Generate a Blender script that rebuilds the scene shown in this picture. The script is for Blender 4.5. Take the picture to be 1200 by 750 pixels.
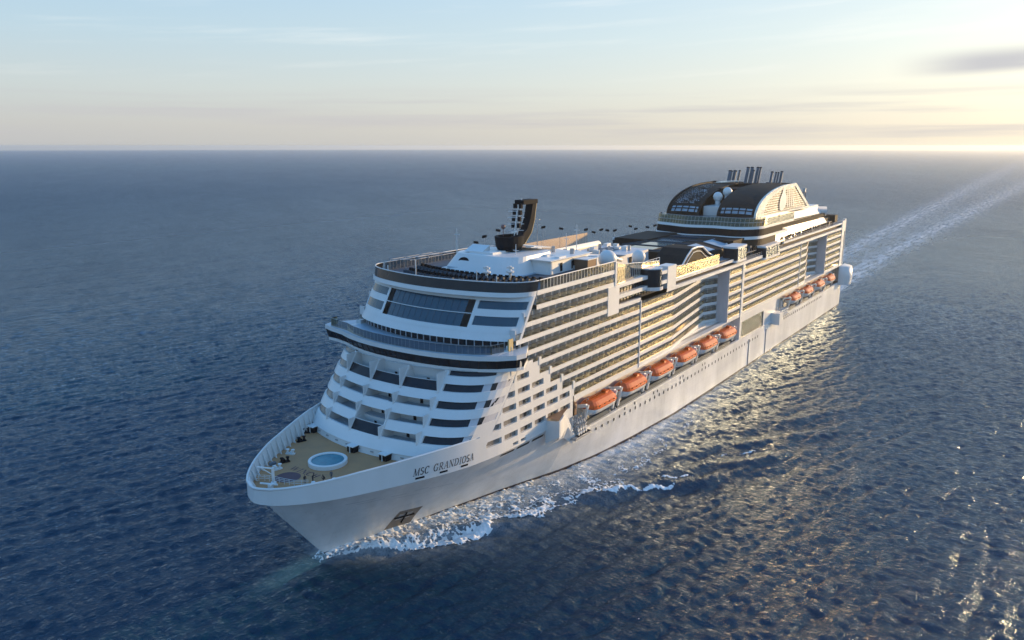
import bpy, math, random
import numpy as np
R = math.radians
random.seed(4)
for o in list(bpy.data.objects):
    bpy.data.objects.remove(o)
scene = bpy.context.scene

# ------------------------------------------------------------------ camera
cam_d = bpy.data.cameras.new('camera')
cam_d.sensor_width = 36.0
cam_d.lens = 915.0 / 1200.0 * 36.0
cam_d.clip_start = 1.0
cam_d.clip_end = 80000.0
cam = bpy.data.objects.new('camera', cam_d)
scene.collection.objects.link(cam)
cam.location = (-89.02, -105.58, 75.0)
cam.rotation_euler = (R(90 - 12.58), 0, R(35.2 - 90))
scene.camera = cam

# ------------------------------------------------------------------ sky, sun, exposure
SUN_OFF = 22.5      # degrees off the ship's after axis, towards port
SUN_EL = 9.0
sx, sy, sz = (math.cos(R(SUN_OFF)) * math.cos(R(SUN_EL)), -math.sin(R(SUN_OFF)) * math.cos(R(SUN_EL)), math.sin(R(SUN_EL)))
world = bpy.data.worlds.new('World')
scene.world = world
world.use_nodes = True
nt = world.node_tree
for n in list(nt.nodes):
    nt.nodes.remove(n)
def N(t, kind, **kw):
    n = t.nodes.new(kind)
    for k, v in kw.items():
        if k == 'inp':
            for a, b in v.items():
                n.inputs[a].default_value = b
        else:
            setattr(n, k, v)
    return n
out = N(nt, 'ShaderNodeOutputWorld')
bg = N(nt, 'ShaderNodeBackground', inp={'Strength': 0.125})
sky = N(nt, 'ShaderNodeTexSky', sky_type='NISHITA')
sky.sun_disc = False
sky.sun_elevation = R(SUN_EL)
sky.sun_rotation = math.atan2(sx, sy)
sky.altitude = 0
sky.air_density = 1.0
sky.dust_density = 2.6
sky.ozone_density = 3.0
# thin cloud: streaks of cirrus and low stratus banks, laid out by direction of the sky
tc = N(nt, 'ShaderNodeTexCoord')
sep = N(nt, 'ShaderNodeSeparateXYZ')
nt.links.new(tc.outputs['Generated'], sep.inputs[0])
def vm(op, a, b):
    n = N(nt, 'ShaderNodeMath', operation=op)
    for i, v in enumerate((a, b)):
        if v is None: continue
        if isinstance(v, (int, float)): n.inputs[i].default_value = v
        else: nt.links.new(v, n.inputs[i])
    return n.outputs[0]
az = vm('ARCTAN2', sep.outputs[1], sep.outputs[0])       # azimuth from the ship's after axis
el = vm('ARCSINE', sep.outputs[2], None)
def cloudnoise(sa, se, off, scale, detail, lo, hi, rough=0.55):
    cmb = N(nt, 'ShaderNodeCombineXYZ')
    nt.links.new(vm('MULTIPLY', az, sa), cmb.inputs[0])
    nt.links.new(vm('ADD', vm('MULTIPLY', el, se), vm('MULTIPLY', az, off)), cmb.inputs[1])
    cmb.inputs[2].default_value = 3.1 + off
    nz = N(nt, 'ShaderNodeTexNoise', inp={'Scale': scale, 'Detail': detail, 'Roughness': rough})
    nt.links.new(cmb.outputs[0], nz.inputs['Vector'])
    mr = N(nt, 'ShaderNodeMapRange', interpolation_type='SMOOTHSTEP', inp={'From Min': lo, 'From Max': hi})
    nt.links.new(nz.outputs['Fac'], mr.inputs['Value'])
    return mr.outputs[0]
def band(v, a, b, c_, d):
    up = N(nt, 'ShaderNodeMapRange', interpolation_type='SMOOTHSTEP', inp={'From Min': a, 'From Max': b})
    dn = N(nt, 'ShaderNodeMapRange', interpolation_type='SMOOTHSTEP', inp={'From Min': c_, 'From Max': d, 'To Min': 1.0, 'To Max': 0.0})
    nt.links.new(v, up.inputs['Value']); nt.links.new(v, dn.inputs['Value'])
    return vm('MULTIPLY', up.outputs[0], dn.outputs[0])
def mixc(fac, a, b, blend='MIX'):
    m = N(nt, 'ShaderNodeMix', data_type='RGBA', blend_type=blend)
    for i, v in ((0, fac), (6, a), (7, b)):
        if isinstance(v, (int, float)): m.inputs[i].default_value = v
        elif isinstance(v, tuple): m.inputs[i].default_value = v
        else: nt.links.new(v, m.inputs[i])
    return m.outputs[2]
# thin high haze over the whole sky: pale at the horizon, blue overhead, warm round the sun
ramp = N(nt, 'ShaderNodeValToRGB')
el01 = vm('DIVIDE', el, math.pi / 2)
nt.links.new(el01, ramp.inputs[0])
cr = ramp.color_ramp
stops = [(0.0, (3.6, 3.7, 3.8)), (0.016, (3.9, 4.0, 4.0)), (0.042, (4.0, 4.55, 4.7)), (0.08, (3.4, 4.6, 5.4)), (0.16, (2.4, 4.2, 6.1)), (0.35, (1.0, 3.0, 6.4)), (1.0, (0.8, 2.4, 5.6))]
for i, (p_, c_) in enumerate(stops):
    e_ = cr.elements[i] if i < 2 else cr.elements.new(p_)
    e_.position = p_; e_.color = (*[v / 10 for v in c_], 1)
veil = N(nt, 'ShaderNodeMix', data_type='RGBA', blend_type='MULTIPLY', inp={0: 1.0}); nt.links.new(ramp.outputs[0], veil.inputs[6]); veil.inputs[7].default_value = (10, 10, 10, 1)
dotn = N(nt, 'ShaderNodeVectorMath', operation='DOT_PRODUCT'); nt.links.new(tc.outputs['Generated'], dotn.inputs[0]); dotn.inputs[1].default_value = (sx, sy, sz)
ang = vm('ARCCOSINE', vm('MINIMUM', dotn.outputs['Value'], 1.0), None)
glow = vm('POWER', 2.718, vm('MULTIPLY', ang, -1.9))
lowf = N(nt, 'ShaderNodeMapRange', interpolation_type='SMOOTHSTEP', inp={'From Min': 0.0, 'From Max': R(28), 'To Min': 1.0, 'To Max': 0.25}); nt.links.new(el, lowf.inputs['Value'])
gl_ = vm('MULTIPLY', glow, lowf.outputs[0])
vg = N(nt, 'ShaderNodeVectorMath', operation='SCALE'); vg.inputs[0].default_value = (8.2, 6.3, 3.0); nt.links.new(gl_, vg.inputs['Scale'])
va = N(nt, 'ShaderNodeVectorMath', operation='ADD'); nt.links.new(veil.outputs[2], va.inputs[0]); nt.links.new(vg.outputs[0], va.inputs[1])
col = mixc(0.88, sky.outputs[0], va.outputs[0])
cir = vm('MULTIPLY', cloudnoise(1.6, 26.0, 1.6, 1.7, 6, 0.50, 0.78), band(el, R(3.0), R(5.5), R(9.0), R(14.0)))
col = mixc(vm('MULTIPLY', cir, 0.30), col, (8.0, 7.6, 7.0, 1))
strat = vm('MULTIPLY', cloudnoise(2.0, 55.0, 0.3, 1.4, 5, 0.42, 0.72), band(el, R(-0.3), R(1.0), R(2.4), R(4.4)))
col = mixc(vm('MULTIPLY', strat, 0.55), col, (3.7, 3.6, 3.8, 1))
bank = vm('MULTIPLY', band(az, R(-14), R(2), R(5), R(11)), band(vm('ADD', el, vm('MULTIPLY', az, 0.035)), R(4.2), R(4.9), R(5.2), R(6.3)))
bank = vm('MULTIPLY', bank, cloudnoise(5.0, 40.0, 0.5, 1.6, 5, 0.12, 0.42))
col = mixc(vm('MULTIPLY', bank, 0.85), col, (3.6, 3.6, 3.9, 1))
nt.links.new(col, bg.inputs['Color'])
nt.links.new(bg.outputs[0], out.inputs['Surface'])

sun_d = bpy.data.lights.new('sun', 'SUN')
sun_d.energy = 5.0
sun_d.angle = R(0.6)
sun_d.color = (1.0, 0.67, 0.33)
sun = bpy.data.objects.new('sun', sun_d)
scene.collection.objects.link(sun)
from mathutils import Vector
sun.rotation_euler = Vector((sx, sy, sz)).to_track_quat('Z', 'Y').to_euler()

scene.view_settings.view_transform = 'Standard'
scene.view_settings.look = 'None'
scene.view_settings.exposure = 0.30
scene.view_settings.gamma = 1.0
scene.render.engine = 'CYCLES'
scene.cycles.max_bounces = 7
scene.cycles.transparent_max_bounces = 12
scene.cycles.sample_clamp_indirect = 12.0

# ------------------------------------------------------------------ materials
def mat(name, col=(0.5, 0.5, 0.5), rough=0.5, metal=0.0, noise=None, nscale=0.5, bump=0.0, bscale=8.0, spec=0.5):
    m = bpy.data.materials.new(name); m.use_nodes = True
    t = m.node_tree; b = t.nodes['Principled BSDF']
    b.inputs['Base Color'].default_value = (*col, 1); b.inputs['Roughness'].default_value = rough
    b.inputs['Metallic'].default_value = metal; b.inputs['Specular IOR Level'].default_value = spec
    if noise is None: noise = tuple(c * 0.82 for c in col)
    tc = N(t, 'ShaderNodeTexCoord')
    mp = N(t, 'ShaderNodeMapping'); mp.inputs['Scale'].default_value = (1, 1, 0.35)
    t.links.new(tc.outputs['Object'], mp.inputs[0])
    nz = N(t, 'ShaderNodeTexNoise', inp={'Scale': nscale, 'Detail': 7.0, 'Roughness': 0.65})
    t.links.new(mp.outputs[0], nz.inputs['Vector'])
    rp = N(t, 'ShaderNodeMapRange', inp={'From Min': 0.35, 'From Max': 0.75})
    t.links.new(nz.outputs['Fac'], rp.inputs['Value'])
    mx = N(t, 'ShaderNodeMix', data_type='RGBA')
    mx.inputs[6].default_value = (*col, 1); mx.inputs[7].default_value = (*noise, 1)
    t.links.new(rp.outputs[0], mx.inputs[0]); t.links.new(mx.outputs[2], b.inputs['Base Color'])
    if bump:
        n2 = N(t, 'ShaderNodeTexNoise', inp={'Scale': bscale, 'Detail': 4.0})
        t.links.new(tc.outputs['Object'], n2.inputs['Vector'])
        bp = N(t, 'ShaderNodeBump', inp={'Strength': bump, 'Distance': 0.05})
        t.links.new(n2.outputs['Fac'], bp.inputs['Height']); t.links.new(bp.outputs[0], b.inputs['Normal'])
    return m

M_STORE = {}
class Many:
    """repeated pieces of the ship: the 100 that show largest (key smallest) become parts of their own, the rest one part of kind stuff"""
    def __init__(s, name, m, cap=100): s.name, s.m, s.cap, s.L = name, m, cap, []
    def add(s, key, fn): s.L.append((key, fn))
    def finish(s, parent):
        s.L.sort(key=lambda x: x[0])
        for k, fn in s.L[:s.cap]:
            g = MB(); fn(g); g.build(s.name, s.m, parent)
        if len(s.L) > s.cap:
            g = MB(); [fn(g) for k, fn in s.L[s.cap:]]; g.build(s.name, s.m, parent, False, kind='stuff')
# ------------------------------------------------------------------ mesh helper; ship coordinates (s aft, t to port, z up) -> world (s, -t, z)
def link(o): scene.collection.objects.link(o); return o
class MB:
    def __init__(s): s.v = []; s.f = []
    def pt(s, p): s.v.append((p[0], -p[1], p[2])); return len(s.v) - 1
    def face(s, *ps): s.f.append([s.pt(p) for p in ps])
    def grid(s, rows, closed=False, skip=None):
        n = len(rows[0]); ids = [[s.pt(p) for p in r] for r in rows]
        for i in range(len(rows) - 1):
            for j in range(n if closed else n - 1):
                if skip and skip(i, j): continue
                k = (j + 1) % n
                s.f.append([ids[i][j], ids[i][k], ids[i + 1][k], ids[i + 1][j]])
        return ids
    def box(s, s0, s1, t0, t1, z0, z1):
        a = [s.pt((x, y, z)) for z in (z0, z1) for x, y in ((s0, t0), (s1, t0), (s1, t1), (s0, t1))]
        for q in ((0, 1, 2, 3), (4, 5, 6, 7), (0, 1, 5, 4), (1, 2, 6, 5), (2, 3, 7, 6), (3, 0, 4, 7)): s.f.append([a[i] for i in q])
    def obox(s, c, u, v, w):      # centre and three half axes
        c, u, v, w = map(np.array, (c, u, v, w))
        a = [s.pt(c + i * u + j * v + k * w) for k in (-1, 1) for i, j in ((-1, -1), (1, -1), (1, 1), (-1, 1))]
        for q in ((0, 1, 2, 3), (4, 5, 6, 7), (0, 1, 5, 4), (1, 2, 6, 5), (2, 3, 7, 6), (3, 0, 4, 7)): s.f.append([a[i] for i in q])
    def prism(s, poly, z0, z1):
        a = [s.pt((x, y, z0)) for x, y in poly]; b = [s.pt((x, y, z1)) for x, y in poly]; n = len(poly)
        s.f.append(a); s.f.append(b)
        for i in range(n): s.f.append([a[i], a[(i + 1) % n], b[(i + 1) % n], b[i]])
    def sprism(s, poly, t0, t1):   # polygon in (s, z) extruded across
        a = [s.pt((x, t0, z)) for x, z in poly]; b = [s.pt((x, t1, z)) for x, z in poly]; n = len(poly)
        s.f.append(a); s.f.append(b)
        for i in range(n): s.f.append([a[i], a[(i + 1) % n], b[(i + 1) % n], b[i]])
    def tube(s, pts, r, n=8, cap=True, r1=None):
        pts = [np.array(p, float) for p in pts]; rows = []
        for i, p in enumerate(pts):
            d = pts[min(i + 1, len(pts) - 1)] - pts[max(i - 1, 0)]; d /= np.linalg.norm(d) + 1e-9
            h = np.array((0, 0, 1.)) if abs(d[2]) < .9 else np.array((1., 0, 0))
            a = np.cross(d, h); a /= np.linalg.norm(a); b = np.cross(d, a)
            rr = r if r1 is None else r + (r1 - r) * i / (len(pts) - 1)
            rows.append([p + rr * (math.cos(q) * a + math.sin(q) * b) for q in [2 * math.pi * k / n for k in range(n)]])
        ids = s.grid(rows, closed=True)
        if cap: s.f.append(ids[0]); s.f.append(ids[-1])
    def ball(s, c, r, n=16, m=10, sz=1.0):
        rows = [[(c[0] + r * math.sin(math.pi * i / m) * math.cos(2 * math.pi * j / n), c[1] + r * math.sin(math.pi * i / m) * math.sin(2 * math.pi * j / n), c[2] + sz * r * math.cos(math.pi * i / m)) for j in range(n)] for i in range(m + 1)]
        s.grid(rows, closed=True)
    def ribbon(s, path, z0, z1, thick=0.0):   # vertical strip along plan path [(s,t)...]; optional thickness inboard
        s.grid([[(a, b, z0) for a, b in path], [(a, b, z1) for a, b in path]])
        if thick:
            ins = inset(path, thick)
            s.grid([[(a, b, z0) for a, b in ins], [(a, b, z1) for a, b in ins]])
            for z in (z0, z1): s.grid([[(a, b, z) for a, b in path], [(a, b, z) for a, b in ins]])
            for k in (0, -1): s.face((*path[k], z0), (*ins[k], z0), (*ins[k], z1), (*path[k], z1))
    def build(s, name, m, parent=None, smooth=False, **props):
        me = bpy.data.meshes.new(name)
        me.from_pydata([tuple(map(float, p)) for p in s.v], [], s.f); me.validate(); me.materials.append(m)
        if smooth: me.polygons.foreach_set('use_smooth', [True] * len(me.polygons))
        me.update()
        o = bpy.data.objects.new(name, me); link(o)
        if parent:
            o.parent = parent
            L = parent.matrix_basis.translation
            if parent.type == 'EMPTY' and (L.x or L.y or L.z): o.matrix_parent_inverse = parent.matrix_basis.inverted()
        for k, v in props.items(): o[k] = v
        return o
def inset(path, d):
    P = np.array(path, float); out = []
    for i in range(len(P)):
        e = P[min(i + 1, len(P) - 1)] - P[max(i - 1, 0)]; e /= np.linalg.norm(e) + 1e-9
        n = np.array((-e[1], e[0]))
        out.append(tuple(P[i] + n * d))
    return out
def thing(name, loc, label, cat, group=None):
    o = bpy.data.objects.new(name, None); link(o); o.location = (loc[0], -loc[1], loc[2])
    o.empty_display_size = 0.5; o['label'] = label; o['category'] = cat
    if group: o['group'] = group
    return o
# ------------------------------------------------------------------ sea
def ocean_tile(n, size, lam_lo, lam_hi, lam_peak, wind, hs, seed, spread=4):
    rng = np.random.default_rng(seed)
    k1 = np.fft.fftfreq(n, d=size / n) * 2 * np.pi
    kx, ky = np.meshgrid(k1, k1, indexing='ij'); k = np.hypot(kx, ky); k[0, 0] = 1
    kp = 2 * np.pi / lam_peak
    ct = np.cos(np.arctan2(ky, kx) - wind)
    sp = k ** -4.0 * np.exp(-1.1 * (kp / k) ** 2) * (0.012 + np.abs(ct) ** spread)
    sp *= (k > 2 * np.pi / lam_hi) * (k < 2 * np.pi / lam_lo)
    a = np.sqrt(sp) * (rng.normal(size=(n, n)) + 1j * rng.normal(size=(n, n))); a[0, 0] = 0
    h = np.real(np.fft.ifft2(a)); sc = hs / 4 / h.std(); h *= sc
    dx = np.real(np.fft.ifft2(a * 1j * kx / k)) * sc; dy = np.real(np.fft.ifft2(a * 1j * ky / k)) * sc
    return h, dx, dy
def sample(tile, n, size, X, Y, rot):
    c, s_ = math.cos(rot), math.sin(rot)
    u = (X * c + Y * s_) / size * n; v = (-X * s_ + Y * c) / size * n
    i0 = np.floor(u).astype(int); j0 = np.floor(v).astype(int); fu = u - i0; fv = v - j0
    i0 %= n; j0 %= n; i1 = (i0 + 1) % n; j1 = (j0 + 1) % n
    res = []
    for T in tile:
        res.append(T[i0, j0] * (1 - fu) * (1 - fv) + T[i1, j0] * fu * (1 - fv) + T[i0, j1] * (1 - fu) * fv + T[i1, j1] * fu * fv)
    h, dx, dy = res
    return h, dx * c - dy * s_, dx * s_ + dy * c
WIND = R(75)
T1 = ocean_tile(512, 300.0, 1.3, 40.0, 5.2, 0.0, 0.50, 11, 12)
T2 = ocean_tile(512, 171.0, 0.9, 16.0, 3.2, 0.0, 0.26, 5, 8)
def interp(x, a, b): return np.interp(x, a, b)
HSX = [0, 3.2, 10.3, 17.9, 27.7, 42.5, 58.3, 71.6, 86.9, 110.8, 136, 311]
HST = [0, .7, 2.7, 4.8, 7.1, 10.9, 15.6, 18.2, 19.8, 21.3, 21.5, 21.5]
def wave(X, Y, cell):
    """height and choppy shift of the sea at world X, Y; cell = mesh spacing there, short waves are left out where the mesh is too coarse"""
    h1, a1, b1 = sample(T1, 512, 300.0, X, Y, WIND)
    h2, a2, b2 = sample(T2, 512, 171.0, X, Y, WIND - 1.15)
    f1 = np.clip((8.0 - cell) / 6.0, 0, 1); f2 = np.clip((3.0 - cell) / 2.0, 0, 1)
    h = h1 * f1 + h2 * f2; dx = -1.0 * (a1 * f1 + a2 * f2); dy = -1.0 * (b1 * f1 + b2 * f2)
    # waves thrown out by the bow on both sides
    T = np.abs(Y); hullw = np.interp(X, HSX, HST)
    d = T - hullw
    def crest(p0, p1, w, amp, back):
        ax, at = p0; bx, bt = p1; L = math.hypot(bx - ax, bt - at); ux, ut = (bx - ax) / L, (bt - at) / L
        al = (X - ax) * ux + (T - at) * ut; ac = -(X - ax) * ut + (T - at) * ux
        ac = ac + 1.2 * np.sin(al * 0.11) + 0.6 * np.sin(al * 0.31 + 1)
        env = np.clip(al / 6, 0, 1) * np.clip((L - al) / (0.45 * L), 0, 1)
        return amp * env * (np.exp(-(ac / w) ** 2) - 0.55 * np.exp(-((ac + back) / (w * 1.5)) ** 2))
    g = np.zeros_like(X)
    ok = (X > -8) & (X < 340) & (d > -1) & (T < 140)
    g += crest((2, 4), (42, 27), 1.8, 1.1, -3.5)
    g += crest((44, 25.5), (100, 60), 2.4, 1.0, -5)
    g += crest((62, 32), (118, 66), 2.6, .85, -5.5)
    g += crest((78, 32), (150, 76), 3.0, 0.6, -6.5)
    g += crest((100, 34), (190, 88), 3.4, 0.42, -7)
    g += 0.9 * np.exp(-np.clip(d, 0, None) / 2.2) * np.clip((X + 2) / 5, 0, 1) * np.clip((34 - X) / 22, 0, 1)
    h = h + np.where(ok, g, 0) * f1
    return h, dx, dy
def axis(lo, hi, step, far, grow):
    mid = np.arange(lo, hi + step / 2, step); up = [hi]; st = step
    while up[-1] < far: st *= grow; up.append(up[-1] + st)
    dn = [lo]; st = step
    while dn[-1] > -far: st *= grow; dn.append(dn[-1] - st)
    return np.concatenate([dn[1:][::-1], mid, up[1:]])
def build_sea():
    xs = axis(-70, 300, 0.55, 15200, 1.016); ys = axis(-150, 130, 0.6, 15200, 1.016)
    cx = np.gradient(xs); cy = np.gradient(ys)
    X, Y = np.meshgrid(xs, ys, indexing='ij'); cell = np.maximum(*np.meshgrid(cx, cy, indexing='ij'))
    # square outline turned into a round one far away so that the horizon keeps one distance
    mx = np.maximum(np.abs(X), np.abs(Y)); r = np.hypot(X, Y) + 1e-6
    w = np.clip((mx - 2500) / 9000, 0, 1); k = (mx / r) ** w; X = X * k; Y = Y * k
    h, dx, dy = wave(X, Y, cell)
    P = np.stack([X + dx, Y + dy, h], -1).reshape(-1, 3).astype(np.float32)
    nx, ny = X.shape
    idx = np.arange(nx * ny).reshape(nx, ny)
    F = np.stack([idx[:-1, :-1], idx[1:, :-1], idx[1:, 1:], idx[:-1, 1:]], -1).reshape(-1, 4)
    me = bpy.data.meshes.new('sea')
    me.vertices.add(len(P)); me.vertices.foreach_set('co', P.ravel())
    me.loops.add(F.size); me.loops.foreach_set('vertex_index', F.ravel().astype(np.int32))
    me.polygons.add(len(F)); me.polygons.foreach_set('loop_start', np.arange(0, F.size, 4, dtype=np.int32))
    me.polygons.foreach_set('use_smooth', np.ones(len(F), dtype=bool))
    # churned, bubbly water beside the hull, paler and rougher; wake mask also carries painted ripple highlights
    Xp, Yp = P[:, 0], P[:, 1]; T = np.abs(Yp); d = T - np.interp(Xp, HSX, HST)
    side = np.exp(-np.clip(d, 0, None) / np.interp(Xp, [-5, 20, 60, 120, 311], [1.5, 6.5, 7, 4, 2.5])) * (Xp > -2) * (Xp < 311) * np.interp(Xp, [-2, 5, 90, 150, 311], [0.2, 1, .9, .3, .15])
    ws = np.clip((Xp - 311) / 10, 0, 1); hw = 12 + np.clip(Xp - 311, 0, 9000) * 0.026
    cen = -8.0 * np.clip((Xp - 311) / 200, 0, 1)
    tt = (Yp - (-cen)) / hw      # port is -Y
    wake = ws * (0.75 * np.exp(-(tt / 1.2) ** 2) + 1.5 * np.exp(-((np.abs(tt) - 0.8) / 0.38) ** 2)) * np.interp(Xp, [311, 500, 1500, 4000, 9000], [1, .75, .5, .2, .0])
    a = me.attributes.new('churn', 'FLOAT', 'POINT'); a.data.foreach_set('value', side.astype(np.float32))
    # the water is clear enough just ahead of the stem to show the submerged bulb
    cl = 0.17 * np.exp(-(((Xp + 7.0) / 8.0) ** 2 + (Yp / 3.0) ** 2) ** 2)
    a = me.attributes.new('clear', 'FLOAT', 'POINT'); a.data.foreach_set('value', cl.astype(np.float32))
    a = me.attributes.new('spread', 'FLOAT', 'POINT'); a.data.foreach_set('value', np.clip((cell.reshape(-1) - 1.2) / 14.0, 0, 1).astype(np.float32) ** .6)
    a = me.attributes.new('wake', 'FLOAT', 'POINT'); a.data.foreach_set('value', wake.astype(np.float32))
    me.update(); me.validate()
    m = bpy.data.materials.new('sea_water'); m.use_nodes = True
    t = m.node_tree; L = t.links.new
    for q in list(t.nodes): t.nodes.remove(q)
    mo = N(t, 'ShaderNodeOutputMaterial')
    geo = N(t, 'ShaderNodeNewGeometry')
    def mp(rz, sc):
        r_ = N(t, 'ShaderNodeMapping'); r_.inputs['Rotation'].default_value = (0, 0, -rz); L(geo.outputs['Position'], r_.inputs[0])
        q = N(t, 'ShaderNodeMapping'); q.inputs['Scale'].default_value = sc; L(r_.outputs[0], q.inputs[0]); return q.outputs[0]
    def nz(vec, scale, det, rough=0.6):
        q = N(t, 'ShaderNodeTexNoise', inp={'Scale': scale, 'Detail': det, 'Roughness': rough}); L(vec, q.inputs['Vector']); return q.outputs['Fac']
    def ma(op, a_, b_, clamp=False):
        q = N(t, 'ShaderNodeMath', operation=op, use_clamp=clamp)
        for i, v in enumerate((a_, b_)):
            if v is None: continue
            if isinstance(v, (int, float)): q.inputs[i].default_value = v
            else: L(v, q.inputs[i])
        return q.outputs[0]
    def att(n): return N(t, 'ShaderNodeAttribute', attribute_name=n).outputs['Fac']
    churn, wk0, spread, clear = att('churn'), att('wake'), att('spread'), att('clear')
    fine = nz(mp(WIND, (1, 0.40, 1)), 1.25, 6, 0.66)
    fin2 = nz(mp(WIND - 1.15, (1, 0.40, 1)), 0.85, 5, 0.62)
    mid = nz(mp(WIND - 0.2, (1, 0.36, 1)), 0.30, 4, 0.6)
    big = nz(mp(WIND + 0.3, (1, 0.30, 1)), 0.055, 5, 0.62)
    hh = ma('ADD', ma('ADD', ma('MULTIPLY', fine, 0.30), ma('MULTIPLY', fin2, 0.28)), ma('ADD', ma('MULTIPLY', mid, 0.40), ma('MULTIPLY', ma('ADD', ma('MULTIPLY', big, 8.0), ma('MULTIPLY', nz(mp(WIND - .5, (1, .35, 1)), .19, 6, .70), 3.4)), spread)))
    bp = N(t, 'ShaderNodeBump', inp={'Strength': 1.0, 'Distance': 1.0}); L(hh, bp.inputs['Height']); nrm = bp.outputs[0]
    # wake: ragged bands of pale foam colour that also paint its bright ripple highlights
    wn = N(t, 'ShaderNodeMapRange', interpolation_type='SMOOTHSTEP', inp={'From Min': 0.38, 'From Max': 0.66}); L(nz(mp(0, (0.16, 1, 1)), 0.30, 9, 0.78), wn.inputs['Value'])
    wk = ma('MULTIPLY', wk0, wn.outputs[0], True)
    cn = ma('MULTIPLY', churn, ma('MULTIPLY', nz(mp(0.3, (1, 1, 1)), 0.5, 6, 0.7), 1.6), True)
    c1 = N(t, 'ShaderNodeMix', data_type='RGBA'); c1.inputs[6].default_value = (0.0010, 0.027, 0.054, 1); c1.inputs[7].default_value = (0.10, 0.22, 0.30, 1); L(ma('MULTIPLY', cn, 0.8), c1.inputs[0])
    # threads of froth drawn out in the churned water
    def ridge(v, k): return ma('SUBTRACT', 1.0, ma('MULTIPLY', ma('ABSOLUTE', ma('SUBTRACT', ma('MULTIPLY', v, 2.0), 1.0), None), k))
    lace = ma('MULTIPLY', ma('MAXIMUM', ridge(nz(mp(0.2, (1, 1, 1)), 0.8, 6, 0.68), 4.2), ridge(nz(mp(0.9, (1, 1, 1)), 2.6, 5, 0.65), 3.4)), ma('MULTIPLY', churn, 1.9), True)
    lace = ma('MULTIPLY', lace, ma('MULTIPLY', nz(mp(0.1, (1, 1, 1)), 0.22, 3, 0.6), 1.7), True)
    c1b = N(t, 'ShaderNodeMix', data_type='RGBA'); L(c1.outputs[2], c1b.inputs[6]); c1b.inputs[7].default_value = (0.70, 0.74, 0.78, 1); L(lace, c1b.inputs[0])
    c2 = N(t, 'ShaderNodeMix', data_type='RGBA'); L(c1b.outputs[2], c2.inputs[6]); c2.inputs[7].default_value = (0.75, 0.74, 0.70, 1); L(ma('MULTIPLY', wk, 0.85), c2.inputs[0])
    df = N(t, 'ShaderNodeBsdfDiffuse'); L(c2.outputs[2], df.inputs[0]); L(nrm, df.inputs['Normal'])
    tr = N(t, 'ShaderNodeBsdfTransparent'); tr.inputs[0].default_value = (0.16, 0.45, 0.62, 1)
    under = N(t, 'ShaderNodeMixShader'); L(clear, under.inputs[0]); L(df.outputs[0], under.inputs[1]); L(tr.outputs[0], under.inputs[2])
    gl = N(t, 'ShaderNodeBsdfGlossy', distribution='BECKMANN'); gl.inputs['Color'].default_value = (0.66, 0.79, 0.93, 1); L(nrm, gl.inputs['Normal'])
    rough = ma('ADD', ma('ADD', 0.16, ma('MULTIPLY', spread, 0.20)), ma('MULTIPLY', ma('ADD', lace, wk), 0.3), True); L(rough, gl.inputs['Roughness'])
    fr_ = N(t, 'ShaderNodeFresnel'); fr_.inputs[0].default_value = 1.34; L(nrm, fr_.inputs['Normal'])
    gust = ma('ADD', 0.36, ma('MULTIPLY', ma('ADD', nz(mp(-0.6, (1, .3, 1)), .012, 6, .7), nz(mp(-0.5, (1, .25, 1)), .09, 7, .75)), .54))
    fac = ma('MULTIPLY', ma('MULTIPLY', fr_.outputs[0], gust), ma('SUBTRACT', ma('SUBTRACT', 1.0, ma('MULTIPLY', spread, 0.10)), ma('MULTIPLY', ma('ADD', lace, wk), 0.5)), True)
    mx = N(t, 'ShaderNodeMixShader'); L(fac, mx.inputs[0]); L(under.outputs[0], mx.inputs[1]); L(gl.outputs[0], mx.inputs[2]); L(mx.outputs[0], mo.inputs[0])
    me.materials.append(m)
    o = bpy.data.objects.new('sea', me); link(o); o['kind'] = 'structure'
    return o
sea = build_sea()

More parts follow.
